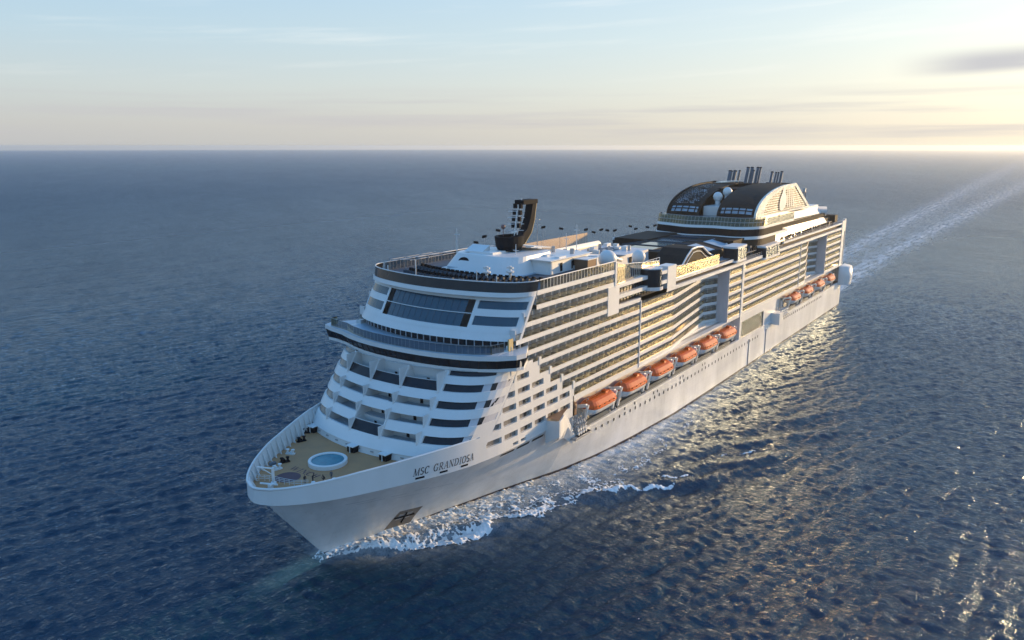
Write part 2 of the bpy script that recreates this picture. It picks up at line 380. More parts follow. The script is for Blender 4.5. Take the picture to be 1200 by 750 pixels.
# ------------------------------------------------------------------ foam: real froth standing a little above the water, only where the bow wave breaks
def vnoise(X, Y, sc, seed):
    rng = np.random.default_rng(seed); G = rng.random((256, 256))
    u = X * sc; v = Y * sc; i = np.floor(u).astype(int); j = np.floor(v).astype(int); a = u - i; b = v - j
    a = a * a * (3 - 2 * a); b = b * b * (3 - 2 * b); i %= 256; j %= 256; i1 = (i + 1) % 256; j1 = (j + 1) % 256
    return G[i, j] * (1 - a) * (1 - b) + G[i1, j] * a * (1 - b) + G[i, j1] * (1 - a) * b + G[i1, j1] * a * b
def fbm(X, Y, sc, seed, n=4):
    r = 0; w = 0.5; tot = 0
    for k in range(n): r = r + w * vnoise(X, Y, sc, seed + k); tot += w; w *= 0.6; sc *= 2.07
    return r / tot
def build_foam():
    st = 0.17
    xs = np.arange(-3, 150, st); ts = np.arange(0, 64, st)
    S, T = np.meshgrid(xs, ts, indexing='ij'); hull = np.interp(S, HSX, HST); d = T - hull
    # outer edge of the white water measured out from the hull
    edge = np.interp(S, [-2, 0, 2.6, 6.5, 10, 14, 18, 22, 26, 29, 31.5, 35, 40, 47, 52, 56, 66, 80, 95, 110, 150],
                        [1.5, 2.2, 3.8, 5.2, 8.2, 10.5, 12.0, 13.0, 12.6, 10.0, 11.4, 14.5, 14.5, 14.5, 14.5, 15.0, 14.0, 10.5, 9.5, 10.5, 4])
    warp = 2.2 * (fbm(S, T, 0.16, 3) - .5); e = d / (edge + warp)
    net = 1 - np.abs(2 * fbm(S + 2.5 * fbm(S, T, .3, 20), T * 1.1, 0.42, 31, 4) - 1) * 3.0      # ridged: threads of foam
    net2 = 1 - np.abs(2 * fbm(S, T, 0.95, 47, 3) - 1) * 2.6
    blob = fbm(S, T, 0.33, 77, 5)
    dens = np.interp(e, [-0.1, 0.0, 0.10, 0.4, 0.75, 0.95, 1.03, 1.10], [0.45, 0.66, 0.68, 0.60, 0.64, 0.88, 0.5, 0.0])
    dens *= np.interp(S, [-2, 2, 8, 30, 50, 62, 85, 115, 150], [0.7, 1, 1.12, 1.05, 0.82, 0.66, 0.50, 0.42, 0.0])
    fine = fbm(S, T, 2.6, 91, 3)
    f = dens + 0.50 * (np.maximum(net, net2 * .9) - 0.55) + 0.9 * (blob - 0.5) + 0.95 * (fine - 0.5)
    def crest(p0, p1, w, wig, amp):
        ax, at = p0; bx, bt = p1; L = math.hypot(bx - ax, bt - at); ux, ut = (bx - ax) / L, (bt - at) / L
        al = (S - ax) * ux + (T - at) * ut; ac = -(S - ax) * ut + (T - at) * ux + wig * np.sin(al * .28) + .5 * np.sin(al * .9)
        env = np.clip(al / 3, 0, 1) * np.clip((L - al) / 4, 0, 1) * (al > 0) * (al < L)
        return amp * env * np.exp(-(ac / w) ** 2)
    cr = crest((50, 28.5), (69, 42), 00.8, .5, 0.95) + crest((66, 36.5), (75, 44), 0.8, .3, 1.0) + crest((33, 24), (40, 27), .35, .2, .8) + crest((84, 40), (100, 50), .6, .5, .62)
    f = np.maximum(f, cr + 0.9 * (blob - .5) + .25 * (net2 - .6) + .8 * (fine - .5))
    on = (f > 0.56) & (d > -0.3)
    lift = np.clip(f - 0.56, 0, 0.8)
    verts = []; faces = []; vid = {}
    for sg in (1, -1):
        if sg == -1: sel = on & (S < 60)
        else: sel = on
        X = S; Y = -sg * T
        h, dx, dy = wave(X, Y, np.full_like(X, 0.5))
        Z = h + 0.05 + 0.45 * lift * (0.4 + 1.2 * vnoise(S, T, 1.7, 9))
        q = sel[:-1, :-1] & sel[1:, :-1] & sel[1:, 1:] & sel[:-1, 1:]
        ii, jj = np.nonzero(q); base = len(verts)
        used = np.full(S.shape, -1)
        m = np.zeros(S.shape, bool)
        for a, b in ((0, 0), (1, 0), (1, 1), (0, 1)): m[ii + a, jj + b] = True
        used[m] = np.arange(m.sum())
        P = np.stack([(X + dx)[m], (Y + dy)[m], Z[m]], -1)
        verts += P.tolist()
        F = np.stack([used[ii, jj], used[ii + 1, jj], used[ii + 1, jj + 1], used[ii, jj + 1]], -1) + base
        faces += F.tolist()
    me = bpy.data.meshes.new('wake_foam'); me.from_pydata(verts, [], faces); me.update()
    me.polygons.foreach_set('use_smooth', [True] * len(me.polygons))
    m = mat('foam', (0.90, 0.91, 0.92), 0.8, noise=(0.60, 0.68, 0.72), nscale=0.9, bump=0.8, bscale=4.0)
    me.materials.append(m)
    o = bpy.data.objects.new('wake_foam', me); link(o); o['kind'] = 'stuff'
    o['label'] = 'white broken foam churned up along the waterline by the bow'; o['category'] = 'foam'
    return o
build_foam()
# ------------------------------------------------------------------ ship materials
M_white = mat('white_ship_paint', (0.74, 0.74, 0.72), 0.38, noise=(0.66, 0.66, 0.63), nscale=0.12)
M_hull = mat('white_hull_paint', (0.82, 0.82, 0.81), 0.32, noise=(0.55, 0.55, 0.53), nscale=0.11)
def seams(m, lx, lz, amt):
    t = m.node_tree; b = t.nodes['Principled BSDF']; tc = N(t, 'ShaderNodeTexCoord'); sp = N(t, 'ShaderNodeSeparateXYZ'); t.links.new(tc.outputs['Object'], sp.inputs[0])
    cb = N(t, 'ShaderNodeCombineXYZ'); t.links.new(sp.outputs[0], cb.inputs[0]); t.links.new(sp.outputs[2], cb.inputs[1])
    br = N(t, 'ShaderNodeTexBrick', inp={'Scale': 1.0, 'Mortar Size': 0.05, 'Brick Width': lx, 'Row Height': lz, 'Mortar Smooth': 0.3}); t.links.new(cb.outputs[0], br.inputs['Vector'])
    br.inputs['Color1'].default_value = (1, 1, 1, 1); br.inputs['Color2'].default_value = (0.95, 0.95, 0.955, 1); br.inputs['Mortar'].default_value = (1 - amt,) * 3 + (1,)
    # thin rust and water streaks running down
    mp_ = N(t, 'ShaderNodeMapping'); mp_.inputs['Scale'].default_value = (1.3, 1.3, 0.06); t.links.new(tc.outputs['Object'], mp_.inputs[0])
    nz_ = N(t, 'ShaderNodeTexNoise', inp={'Scale': 1.0, 'Detail': 6.0, 'Roughness': 0.7}); t.links.new(mp_.outputs[0], nz_.inputs['Vector'])
    mr_ = N(t, 'ShaderNodeMapRange', inp={'From Min': 0.60, 'From Max': 0.78}); t.links.new(nz_.outputs['Fac'], mr_.inputs['Value'])
    old = b.inputs['Base Color'].links[0].from_socket
    m1 = N(t, 'ShaderNodeMix', data_type='RGBA', blend_type='MULTIPLY', inp={0: 1.0}); t.links.new(old, m1.inputs[6]); t.links.new(br.outputs['Color'], m1.inputs[7])
    m2 = N(t, 'ShaderNodeMix', data_type='RGBA', blend_type='MULTIPLY'); t.links.new(mr_.outputs[0], m2.inputs[0]); t.links.new(m1.outputs[2], m2.inputs[6]); m2.inputs[7].default_value = (0.80, 0.74, 0.66, 1)
    t.links.new(m2.outputs[2], b.inputs['Base Color'])
seams(M_hull, 9.0, 2.6, 0.10)
M_boot = mat('dark_boot_topping', (0.035, 0.022, 0.025), 0.4)
M_teak = mat('tan_deck_coating', (0.50, 0.25, 0.105), 0.7, noise=(0.40, 0.21, 0.10), nscale=0.3)
M_deck = mat('grey_deck', (0.16, 0.17, 0.18), 0.7)
M_bluedeck = mat('dark_blue_deck', (0.055, 0.085, 0.115), 0.6, noise=(0.035, 0.05, 0.07), nscale=0.6)
M_balfloor = mat('brown_balcony_floor', (0.12, 0.095, 0.06), 0.7)
M_cabin = mat('cabin_wall_paint', (0.70, 0.70, 0.68), 0.5, noise=(0.55, 0.55, 0.55), nscale=0.8)
M_dark = mat('dark_tinted_glass', (0.012, 0.016, 0.024), 0.16, spec=0.28, noise=(0.022, 0.028, 0.034), nscale=0.5)
M_blueglass = mat('blue_tinted_glass', (0.022, 0.05, 0.075), 0.10, spec=0.8, noise=(0.03, 0.065, 0.09), nscale=0.3)
M_cabglass = mat('cabin_door_glass', (0.20, 0.24, 0.28), 0.12, spec=0.8, noise=(0.50, 0.50, 0.48), nscale=0.6)
M_black = mat('black_paint', (0.010, 0.012, 0.016), 0.7, spec=.06)
M_brown = mat('dark_brown_cladding', (0.020, 0.016, 0.014), 0.65, spec=.10, noise=(0.035, 0.027, 0.02), nscale=0.4)
M_lav = mat('pale_grey_panel', (0.60, 0.60, 0.62), 0.45)
M_steel = mat('galvanised_steel', (0.42, 0.42, 0.42), 0.4, metal=0.3)
M_pipe = mat('exhaust_pipe_steel', (0.10, 0.12, 0.14), 0.4, metal=0.5)
M_water = mat('pool_water', (0.004, 0.16, 0.22), 0.3, noise=(0.01, 0.26, 0.32), nscale=1.5, bump=0.3, bscale=3)
M_maroon = mat('maroon_deck_paint', (0.12, 0.06, 0.07), 0.7)
M_letter = mat('black_lettering', (0.02, 0.02, 0.03), 0.5)
M_greyp = mat('grey_paint_mark', (0.50, 0.52, 0.54), 0.5)
M_orange = mat('orange_boat_paint', (0.68, 0.13, 0.012), 0.35, noise=(0.52, 0.09, 0.01), nscale=1.2)
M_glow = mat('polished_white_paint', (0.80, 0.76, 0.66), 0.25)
M_wood = mat('brown_panel', (0.20, 0.11, 0.06), 0.6)
M_skyl = mat('pale_blue_roof_panel', (0.42, 0.52, 0.60), 0.35)
def glassmat(name, tint, extra, rough):
    m = bpy.data.materials.new(name); m.use_nodes = True; t = m.node_tree
    for n in list(t.nodes): t.nodes.remove(n)
    o = N(t, 'ShaderNodeOutputMaterial'); tr = N(t, 'ShaderNodeBsdfTransparent'); tr.inputs[0].default_value = (*tint, 1)
    g = N(t, 'ShaderNodeBsdfGlossy'); g.inputs['Roughness'].default_value = rough; g.inputs['Color'].default_value = (1.0, 0.80, 0.50, 1)  # gold put into the reflection colour to strengthen the warm sun glint
    lw = N(t, 'ShaderNodeFresnel'); lw.inputs[0].default_value = 1.52
    a = N(t, 'ShaderNodeMath', operation='MULTIPLY_ADD', use_clamp=True); a.inputs[1].default_value = 2.1; a.inputs[2].default_value = extra
    mx = N(t, 'ShaderNodeMixShader'); L = t.links.new
    L(lw.outputs[0], a.inputs[0]); L(a.outputs[0], mx.inputs[0]); L(tr.outputs[0], mx.inputs[1]); L(g.outputs[0], mx.inputs[2]); L(mx.outputs[0], o.inputs[0])
    return m
M_glass = glassmat('gold_glint_balcony_glass', (0.90, 0.91, 0.92), 0.10, 0.11)
M_screen = glassmat('smoked_glass_screen', (0.25, 0.29, 0.33), 0.03, 0.06)

# ------------------------------------------------------------------ the ship
ship = thing('cruise_ship', (0, 0, 0), 'huge white cruise ship with tan bow deck and black arched funnel housing', 'cruise ship')
def part(mb, name, m, parent=None, smooth=False, **k): return mb.build(name, m, parent or ship, smooth, **k)
WX = [-14.6, -14.35, -13.5, -12, -9, -5, -2, 2, 6, 12, 18, 26, 32, 400]
WT = [0, 1.3, 3.3, 5.2, 8, 10.6, 12.2, 14.0, 15.8, 18.2, 20.1, 21.25, 21.5, 21.5]
def W(s):
    k = 2.2 * min(1.0, max(0.0, (s + 13.0) / 6.0))
    return float(np.mean([np.interp(s + d * k, WX, WT) for d in (-1, -.6, -.2, .2, .6, 1)]))
def stem(z): return -float(np.interp(z, [0, 2.6, 7.1, 11.4, 15.9, 19], [0, 2.3, 5.9, 9.4, 12.6, 14.6]))
def hb(s, z):
    st = stem(z); x = s - st
    if x <= 0: return 0.0
    q = min(1, max(0, z / 16.4)) ** 1.2
    b0 = float(np.interp(x, HSX, HST)); b1 = W(x - 14.6)
    b = b0 * (1 - q) + b1 * q
    if z < 0: b *= 1 + 0.02 * z
    if s > 300: b *= 1 - 0.10 * ((s - 300) / 12.0) ** 2
    return b
KN = 16.2
zs_low = [-3, -1.5, 0, 0.7, 1.6, 3, 4.5, 6, 7.5, 9, 10.2, 11.3]
zs_fore = zs_low + [12.4, 13.5, 14.6, 15.5, KN]
us = np.array([0, .004, .01, .02, .035, .05, .07, .09, .12, .15, .18, .22, .26, .3, .35, .4, .46, .52, .6, .68, .76, .84, .92, 1])
def shell(zs, scols, side): return [[(s, side * (hb(s, z)), z) for s in scols(z)] for z in zs]
fore = lambda z: list(stem(z) + (54 - stem(z)) * us)
aft = lambda z: list(np.concatenate([np.linspace(54, 140, 24), np.linspace(146, 300, 20), [304, 308, 311]]))
hullb = MB()
for sd in (1, -1):
    hullb.grid(shell([z for z in zs_fore if z >= 0.7], fore, sd)); hullb.grid(shell([z for z in zs_low if z >= 0.7], aft, sd))
hullb.face(*[(311, hb(311, z), z) for z in zs_low[3:]], *[(311, -hb(311, z), z) for z in zs_low[3:][::-1]])
hull = part(hullb, 'hull', M_hull, smooth=True)
bt = MB()
for sd in (1, -1):
    bt.grid(shell([-3, -1.5, 0, 0.7], fore, sd)); bt.grid(shell([-3, -1.5, 0, 0.7], aft, sd))
part(bt, 'boot_topping', M_boot, smooth=True)
def bulb(L, name, m):
    g = MB(); g.grid([[(x, r * .85 * math.cos(a), -3.9 + r * .85 * math.sin(a)) for a in [2 * math.pi * k / 16 for k in range(16)]] for x, r in L], closed=True); return part(g, name, m, smooth=True)
bulb([(-11.6, .05), (-11.5, .8), (-11, 1.5), (-10, 2.1), (-8.6, 2.5)], 'bulb_tip', mat('pale_blue_paint', (.12, .60, .85), .5))
bulb([(-8.6, 2.5), (-7, 2.7), (-4, 2.7), (0, 2.4), (6, 2.0)], 'bulbous_bow', mat('red_antifouling', (.22, .09, .08), .5))
# shelf line and hull top lip along the boat deck
lip = MB()
for sd in (1, -1):
    p = [(s, sd * 21.5) for s in (54, 161)]
    lip.box(54, 311, sd * 20.9, sd * 21.62, 11.3, 11.75)
part(lip, 'hull_top_rail', M_white)

# bulwark round the bow
def zrim(s): return float(np.interp(s, [-14.6, -9, -2, 5, 12, 20, 26], [18.9, 19.4, 20.1, 20.5, 20.95, 21.2, 21.3]))
bs = [-14.6, -14.5, -14.35, -14.0, -13.5, -12.8, -12] + [-11 + k for k in range(33)]
bs = [x for x in bs if x <= 21]
def Wi(s, d): # inner outline, d metres inside
    return max(0, W(s - d * 0.35) - d) if s - d > -14.6 else 0.0
bw = MB()
for sd in (1, -1):
    outer_lo = [(s, sd * W(s), KN) for s in bs]; outer_hi = [(s + (0.0 if s > -14 else 0), sd * W(s), zrim(s)) for s in bs]
    bi = [max(s, -14.0) for s in bs]
    inner_hi = [(s + 0.35 * (s < -12), sd * max(0, W(s) - 0.45), zrim(s)) for s in bs]
    inner_lo = [(s + 0.9 * (s < -12), sd * max(0, W(s) - 1.15), 17.5) for s in bs]
    bw.grid([inner_lo, inner_hi, outer_hi])
    g = MB(); g.grid([outer_lo, outer_hi]); part(g, 'bulwark', M_white, smooth=True)
part(bw, 'bulwark_inner_face', M_white)
rl = MB()
rp = [(s, W(s) - 0.2, zrim(s) + 0.06) for s in bs[::-1]] + [(s, -(W(s) - 0.2), zrim(s) + 0.06) for s in bs[1:]]
rl.tube(rp, 0.24, 6)
part(rl, 'bulwark_cap_rail', M_white, smooth=True)
for k, s in enumerate(np.arange(-10.5, 20, 1.75)):
    for sd in (1, -1):
        b = MB(); w = W(s); b.face((s, sd * (w - .5), zrim(s) - .1), (s, sd * (w - 1.2), 17.5), (s, sd * (w - 2.0), 17.5), (s, sd * (w - .75), zrim(s) - .1))
        b.face((s + .12, sd * (w - .5), zrim(s) - .1), (s + .12, sd * (w - 1.2), 17.5), (s + .12, sd * (w - 2.0), 17.5), (s + .12, sd * (w - .75), zrim(s) - .1))
        b.face((s, sd * (w - .75), zrim(s) - .1), (s + .12, sd * (w - .75), zrim(s) - .1), (s + .12, sd * (w - 2.0), 17.5), (s, sd * (w - 2.0), 17.5))
        part(b, 'bulwark_bracket', M_white)
dk = MB()
ds = [-13.6, -13, -12, -10.5, -9, -7, -5, -2, 2, 6, 12, 18, 24]
dk.grid([[(s, max(0, W(s) - 1.1), 17.5) for s in ds], [(s, 0, 17.5) for s in ds], [(s, -max(0, W(s) - 1.1), 17.5) for s in ds]])
part(dk, 'bow_deck', M_teak)

# side walls above the knuckle, with window openings and reveals ----------------
def wall(P, us_, zs_, holes, depth, inward, name, m, panel=None, pm=None, pname='window', maxu=3.0, maxz=3.0, parent=None, pfn=None, smooth=False):
    """P(u, z) -> point of the wall; holes = [(u0, u1, z0, z1)]; reveals go along inward(u, z)*depth; a pane closes each hole"""
    def lines(L, a, b, mx):
        L = sorted(set([round(x, 4) for x in L if a <= x <= b] + [a, b])); o = [L[0]]
        for x in L[1:]:
            n = max(1, int(math.ceil((x - o[-1]) / mx))); st = o[-1]
            for k in range(1, n + 1): o.append(st + (x - st) * k / n)
        return o
    U = lines([h[0] for h in holes] + [h[1] for h in holes] + list(us_[1:-1]), us_[0], us_[-1], maxu)
    Z = lines([h[2] for h in holes] + [h[3] for h in holes] + list(zs_[1:-1]), zs_[0], zs_[-1], maxz)
    mb = MB(); ids = [[mb.pt(P(u, z)) for u in U] for z in Z]
    for i in range(len(Z) - 1):
        for j in range(len(U) - 1):
            uc = (U[j] + U[j + 1]) / 2; zc = (Z[i] + Z[i + 1]) / 2
            if any(h[0] < uc < h[1] and h[2] < zc < h[3] for h in holes): continue
            mb.f.append([ids[i][j], ids[i][j + 1], ids[i + 1][j + 1], ids[i + 1][j]])
    def off(u, z):
        p = np.array(P(u, z)); return tuple(p + np.array(inward(u, z)) * depth)
    for h in holes:
        uu = [u for u in U if h[0] - 1e-6 <= u <= h[1] + 1e-6]
        for z in (h[2], h[3]): mb.grid([[P(u, z) for u in uu], [off(u, z) for u in uu]])
        for u in (h[0], h[1]): mb.face(P(u, h[2]), P(u, h[3]), off(u, h[3]), off(u, h[2]))
    o = part(mb, name, m, parent, smooth)
    if pm:
        for h in holes:
            uu = [u for u in U if h[0] - 1e-6 <= u <= h[1] + 1e-6]
            g = MB(); g.grid([[off(u, h[2]) for u in uu], [off(u, h[3]) for u in uu]])
            part(g, pname, pm, o)
    return o
STEP = [(33.0, 37.6), (32.25, 40.5), (29.35, 44.0), (26.45, 48.7), (23.65, 54.0), (20.9, 54.0)]
rows5 = {30.3: [(27.6, 30.9), (31.9, 36.1)], 27.5: [(26.9, 31.2), (32.2, 36.4), (37.2, 41.5)], 24.8: [(25.6, 26.6), (27.3, 31.6), (32.5, 36.8), (37.6, 41.7), (42.5, 46.9)],
         22.0: [(24.3, 26.9), (27.6, 31.9), (32.8, 37.1), (37.9, 42.1), (42.9, 47.2), (48.0, 52.1)], 19.1: [(22.7, 27.0), (27.9, 32.2), (33.1, 37.3), (38.3, 42.5), (43.3, 47.4), (48.3, 52.4)],
         16.95: [(30.6, 32.4), (33.3, 35.0)], 15.1: []}
holes_side = []
for z, L in rows5.items():
    for a, b in L:
        hgt = 0.6 if z < 17 else 0.64
        holes_side.append((a, b, z - (0.32 if z < 17 else 0.62), z + (0.32 if z < 17 else 0.62)))
M_cabwin = mat('recessed_cabin_window', (0.16, 0.15, 0.14), 0.25, noise=(0.30, 0.28, 0.25), nscale=0.9)
for sd in (1, -1):
    # lower strip 16.2 .. 20.9 from the bow curve to 54; stepped above
    wall(lambda u, z: (u, sd * W(u), z), [20.9, 23, 26, 29, 54], [KN, 20.9], [h for h in holes_side if h[3] < 20.9], 0.55, lambda u, z: (0, -sd, 0), 'side_plating', M_white, pm=M_cabwin)
    wall(lambda u, z: (max(u, 8.5 + .73 * (z - 17.5) + 13.0), sd * W(max(u, 8.5 + .73 * (z - 17.5) + 13.0)) if u < 32 else sd * 21.5, z), [21.5, 54], [20.9, 23.65], [h for h in holes_side if 20.9 < h[3] < 23.65], 0.55, lambda u, z: (0, -sd, 0), 'side_plating', M_white, pm=M_cabwin)
    for z0, z1, e, sl in ((23.65, 26.45, 49.0, 24.8), (26.45, 29.35, 44.2, 27.5), (29.35, 32.25, 40.0, 30.3), (32.25, 33.0, 37.5, 0)):
        se = lambda z: 8.5 + .73 * (z - 17.5) + 13.0
        wall(lambda u, z: (max(u, se(z)), sd * 21.5 if u > 30 else sd * W(max(u, se(z))), z), [23.5, e], [z0, z1], [h for h in holes_side if abs((h[2] + h[3]) / 2 - sl) < .1], 0.55, lambda u, z: (0, -sd, 0), 'side_plating', M_white, pm=M_cabwin)
# mullions and dark door in each cabin opening of the port side
for z, L in rows5.items():
    if z < 17.5: continue
    for a, b in L:
        if b - a < 3.9: continue
        m_ = MB(); c_ = a + 0.55 * (b - a)
        m_.box(c_, c_ + 0.75, 21.02 - (21.5 - W(a)), 21.06 - (21.5 - W(a)), z - .62, z + .25)
        part(m_, 'cabin_door', M_dark)
# long low openings further down the port side
for a, b in ((28.3, 32.4), (33.3, 37.5), (38.5, 42.6)):
    t0 = min(hb(a, 15.0), hb(b, 15.0))
    g = MB(); g.grid([[(s, hb(s, z) + .03, z) for s in np.linspace(a, b, 4)] for z in (14.75, 15.45)]); part(g, 'mooring_port', M_brown)
    g = MB(); g.grid([[(s, hb(s, z) + .06, z) for s in np.linspace(a - .12, b + .12, 4)] for z in (15.45, 15.6)]); part(g, 'port_lintel', M_white)
for a, b in ((7.4, 9.1), (12.0, 13.6), (16.4, 18.0)):
    g = MB(); g.grid([[(s, W(s) + .03, z) for s in np.linspace(a, b, 5)] for z in (16.62, 16.98)]); part(g, 'fairlead_slot', M_black)
# anchor pocket
g = MB(); q = [(11.6, 1.2), (12.4, 5.9), (17.9, 5.2), (17.6, .8)]
def hp(s, z, o=0.03): return (s, hb(s, z) + o, z)
def bil(q, u, v): return tuple((1 - v) * ((1 - u) * q[0][i] + u * q[3][i]) + v * ((1 - u) * q[1][i] + u * q[2][i]) for i in (0, 1))
g.grid([[hp(*bil(q, u, v)) for u in np.linspace(0, 1, 7)] for v in np.linspace(0, 1, 7)]); ap = part(g, 'anchor_pocket', mat('grey_brown_recess', (.20, .17, .14), .6))
g = MB(); g.grid([[hp(*bil(q, u, v), .06) for u in np.linspace(.15, .72, 5)] for v in np.linspace(.45, .8, 4)]); part(g, 'anchor', M_steel, ap)
g = MB(); g.tube([hp(12.3, 4.0, .2), hp(16.8, 3.6, .2)], .16, 6); g.tube([hp(14.4, 4.9, .2), hp(14.8, 2.0, .2)], .14, 6); part(g, 'anchor_shank', M_black, ap)
# draught scuffs and bow marks
random.seed(3)
for a, b, z, dz in ((-2, 3.2, 13.2, -.25), (.2, 5.4, 12.5, -.35), (6.4, 9.6, 12.2, -.25), (8.5, 13, 11.2, -.6), (11, 14, 12.2, -.3), (14.5, 20.5, 11.4, -.8)):
    g = MB(); g.grid([[hp(s, z + dz * (s - a) / (b - a) + e, .03) for s in np.linspace(a, b, 6)] for e in (0, .12)]); part(g, 'hull_mark', M_greyp)
# portholes on the port side
n = 0
for s, z, r in [(59.5, 10.3, .42), (62.2, 10.4, .42)] + [(s, 10.35, .36) for s in (80.4, 85.7, 96.4, 98.6, 113.5, 115.5, 130, 132)] + [(64.6 + 2.72 * k, 8.9, .42) for k in range(44)]:
    g = MB(); g.face(*[(s + r * .8 * math.cos(q_), 21.53 if s > 112 else hb(s, z) + .05, z + r * 1.25 * math.sin(q_)) for q_ in [2 * math.pi * k / 10 for k in range(10)]])
    if s > 186: continue
    part(g, 'porthole', M_black); n += 1
for k in range(26):
    s = 202 + 2.6 * k
    g = MB(); g.box(s, s + .8, 21.49, 21.54, 9.4, 10.2); part(g, 'hull_window', M_black)
for s in (172, 190.5):
    g = MB(); g.box(s, s + .25, 21.5, 21.75, 0.5, 9.8); part(g, 'fender_strip', M_steel)

# ship's name, written with strokes on the bow -----------------------------------
GL = {}
def seg(*p): return p
GL['M'] = (1.25, [((.12, 0), (.22, 1), .07), ((.22, 1), (.60, 0), .17), ((.60, 0), (1.02, 1), .07), ((1.02, 1), (1.05, 0), .17), ((-.02, 0), (.28, 0), .06), ((.06, 1), (.3, 1), .06), ((.92, 0), (1.22, 0), .06), ((.95, 1), (1.2, 1), .06)])
def arc(cx, cy, rx, ry, a0, a1, w0, n=9):
    P = [(cx + rx * math.cos(R(a0 + (a1 - a0) * k / n)), cy + ry * math.sin(R(a0 + (a1 - a0) * k / n))) for k in range(n + 1)]
    return [(P[k], P[k + 1], w0 * (.45 + .75 * abs(math.cos(R(a0 + (a1 - a0) * (k + .5) / n))))) for k in range(n)]
GL['S'] = (.74, arc(.34, .74, .24, .25, 35, 270, .14) + arc(.34, .25, .27, .25, 90, -150, .17))
GL['C'] = (.98, arc(.48, .5, .40, .5, 45, 315, .17, 14) + [((.77, .68), (.82, .98), .06)])
GL['G'] = (1.05, GL['C'][1] + [((.82, .02), (.82, .42), .14), ((.64, .42), (.98, .42), .06)])
GL['R'] = (.98, [((.2, 0), (.2, 1), .16), ((.02, 0), (.38, 0), .06), ((.02, 1), (.45, 1), .06), ((.2, .5), (.45, .5), .06)] + arc(.44, .75, .27, .25, 90, -90, .14, 8) + [((.45, .5), (.82, 0), .15), ((.72, 0), (.98, 0), .06)])
GL['A'] = (.98, [((.08, 0), (.48, 1), .06), ((.48, 1), (.84, 0), .17), ((.22, .34), (.72, .34), .06), ((-.04, 0), (.24, 0), .06), ((.68, 0), (1.0, 0), .06)])
GL['N'] = (1.05, [((.18, 0), (.18, 1), .06), ((.16, 1), (.86, 0), .17), ((.86, 0), (.86, 1), .06), ((.02, 0), (.34, 0), .06), ((.02, 1), (.3, 1), .06), ((.7, 1), (1.02, 1), .06)])
GL['D'] = (1.05, [((.2, 0), (.2, 1), .16), ((.02, 0), (.45, 0), .06), ((.02, 1), (.45, 1), .06)] + arc(.44, .5, .46, .5, 90, -90, .16, 10))
GL['I'] = (.5, [((.24, 0), (.24, 1), .16), ((.06, 0), (.42, 0), .06), ((.06, 1), (.42, 1), .06)])
GL['O'] = (1.08, arc(.52, .5, .42, .5, 0, 360, .16, 18))
for ch in 'WH': pass
GL['W'] = (1.3, [((.1, 1), (.35, 0), .16), ((.35, 0), (.62, 1), .07), ((.62, 1), (.9, 0), .16), ((.9, 0), (1.18, 1), .07)])
GL['H'] = (1.0, [((.2, 0), (.2, 1), .16), ((.8, 0), (.8, 1), .16), ((.2, .5), (.8, .5), .08)])
GL['L'] = (.8, [((.2, 0), (.2, 1), .16), ((.2, .05), (.7, .05), .1)])
GL['Y'] = (.9, [((.1, 1), (.45, .5), .14), ((.8, 1), (.45, .5), .08), ((.45, .5), (.45, 0), .14)])
def write(text, place, adv, shear, gap, name, m, wide=1.0, parent=None):
    x = 0
    for ch in text:
        if ch == ' ': x += gap; continue
        w, L = GL[ch]; mb = MB()
        for (a, b, wd) in L:
            dx, dy = b[0] - a[0], b[1] - a[1]; l = math.hypot(dx, dy) + 1e-6; nx, ny = -dy / l * wd * wide / 2, dx / l * wd * wide / 2
            ex, ey = dx / l * .02, dy / l * .02
            pts = [(a[0] + nx - ex, a[1] + ny - ey), (b[0] + nx + ex, b[1] + ny + ey), (b[0] - nx + ex, b[1] - ny + ey), (a[0] - nx - ex, a[1] - ny - ey)]
            mb.face(*[place(x + px + shear * py, py) for px, py in pts])
        part(mb, name, m, parent); x += w + adv
tw_ = sum(GL[c][0] + .12 for c in 'MSCGRANDIOSA') + .75
kx = 12.4 / tw_
write('MSC GRANDIOSA', lambda x, y: (7.0 + x * kx, W(7.0 + x * kx) + .04, 17.35 + 1.3 * y), .12, .32, .75, 'name_letter', M_letter)

# bow deck fittings ----------------------------------------------------------------
def disc(mb, c, r, z, n=28, r0=0): 
    if r0: mb.grid([[(c[0] + q * math.cos(a), c[1] + q * math.sin(a), z) for a in [2 * math.pi * k / n for k in range(n)]] for q in (r0, r)], closed=True)
    else: mb.face(*[(c[0] + r * math.cos(a), c[1] + r * math.sin(a), z) for a in [2 * math.pi * k / n for k in range(n)]])
pc = (2.2, -.6)
g = MB()
rr = [(3.6, 17.5), (3.6, 18.2), (3.5, 18.3), (3.1, 18.3), (3.0, 18.2), (3.0, 17.8)]
g.grid([[(pc[0] + r * math.cos(a), pc[1] + r * math.sin(a), z) for a in [2 * math.pi * k / 36 for k in range(36)]] for r, z in rr], closed=True)
pool = part(g, 'round_pool', M_white, smooth=False)
g = MB(); disc(g, pc, 3.05, 18.05, 36); part(g, 'pool_water', M_water, pool)
g = MB(); disc(g, (-6.3, -1.5), 2.25, 17.52); part(g, 'winch_circle', M_maroon)
write('WINCH', lambda x, y: (-3.75 + 1.45 * y, -4.3 + x * 1.32, 17.52), .12, 0, .6, 'deck_lettering', M_maroon)
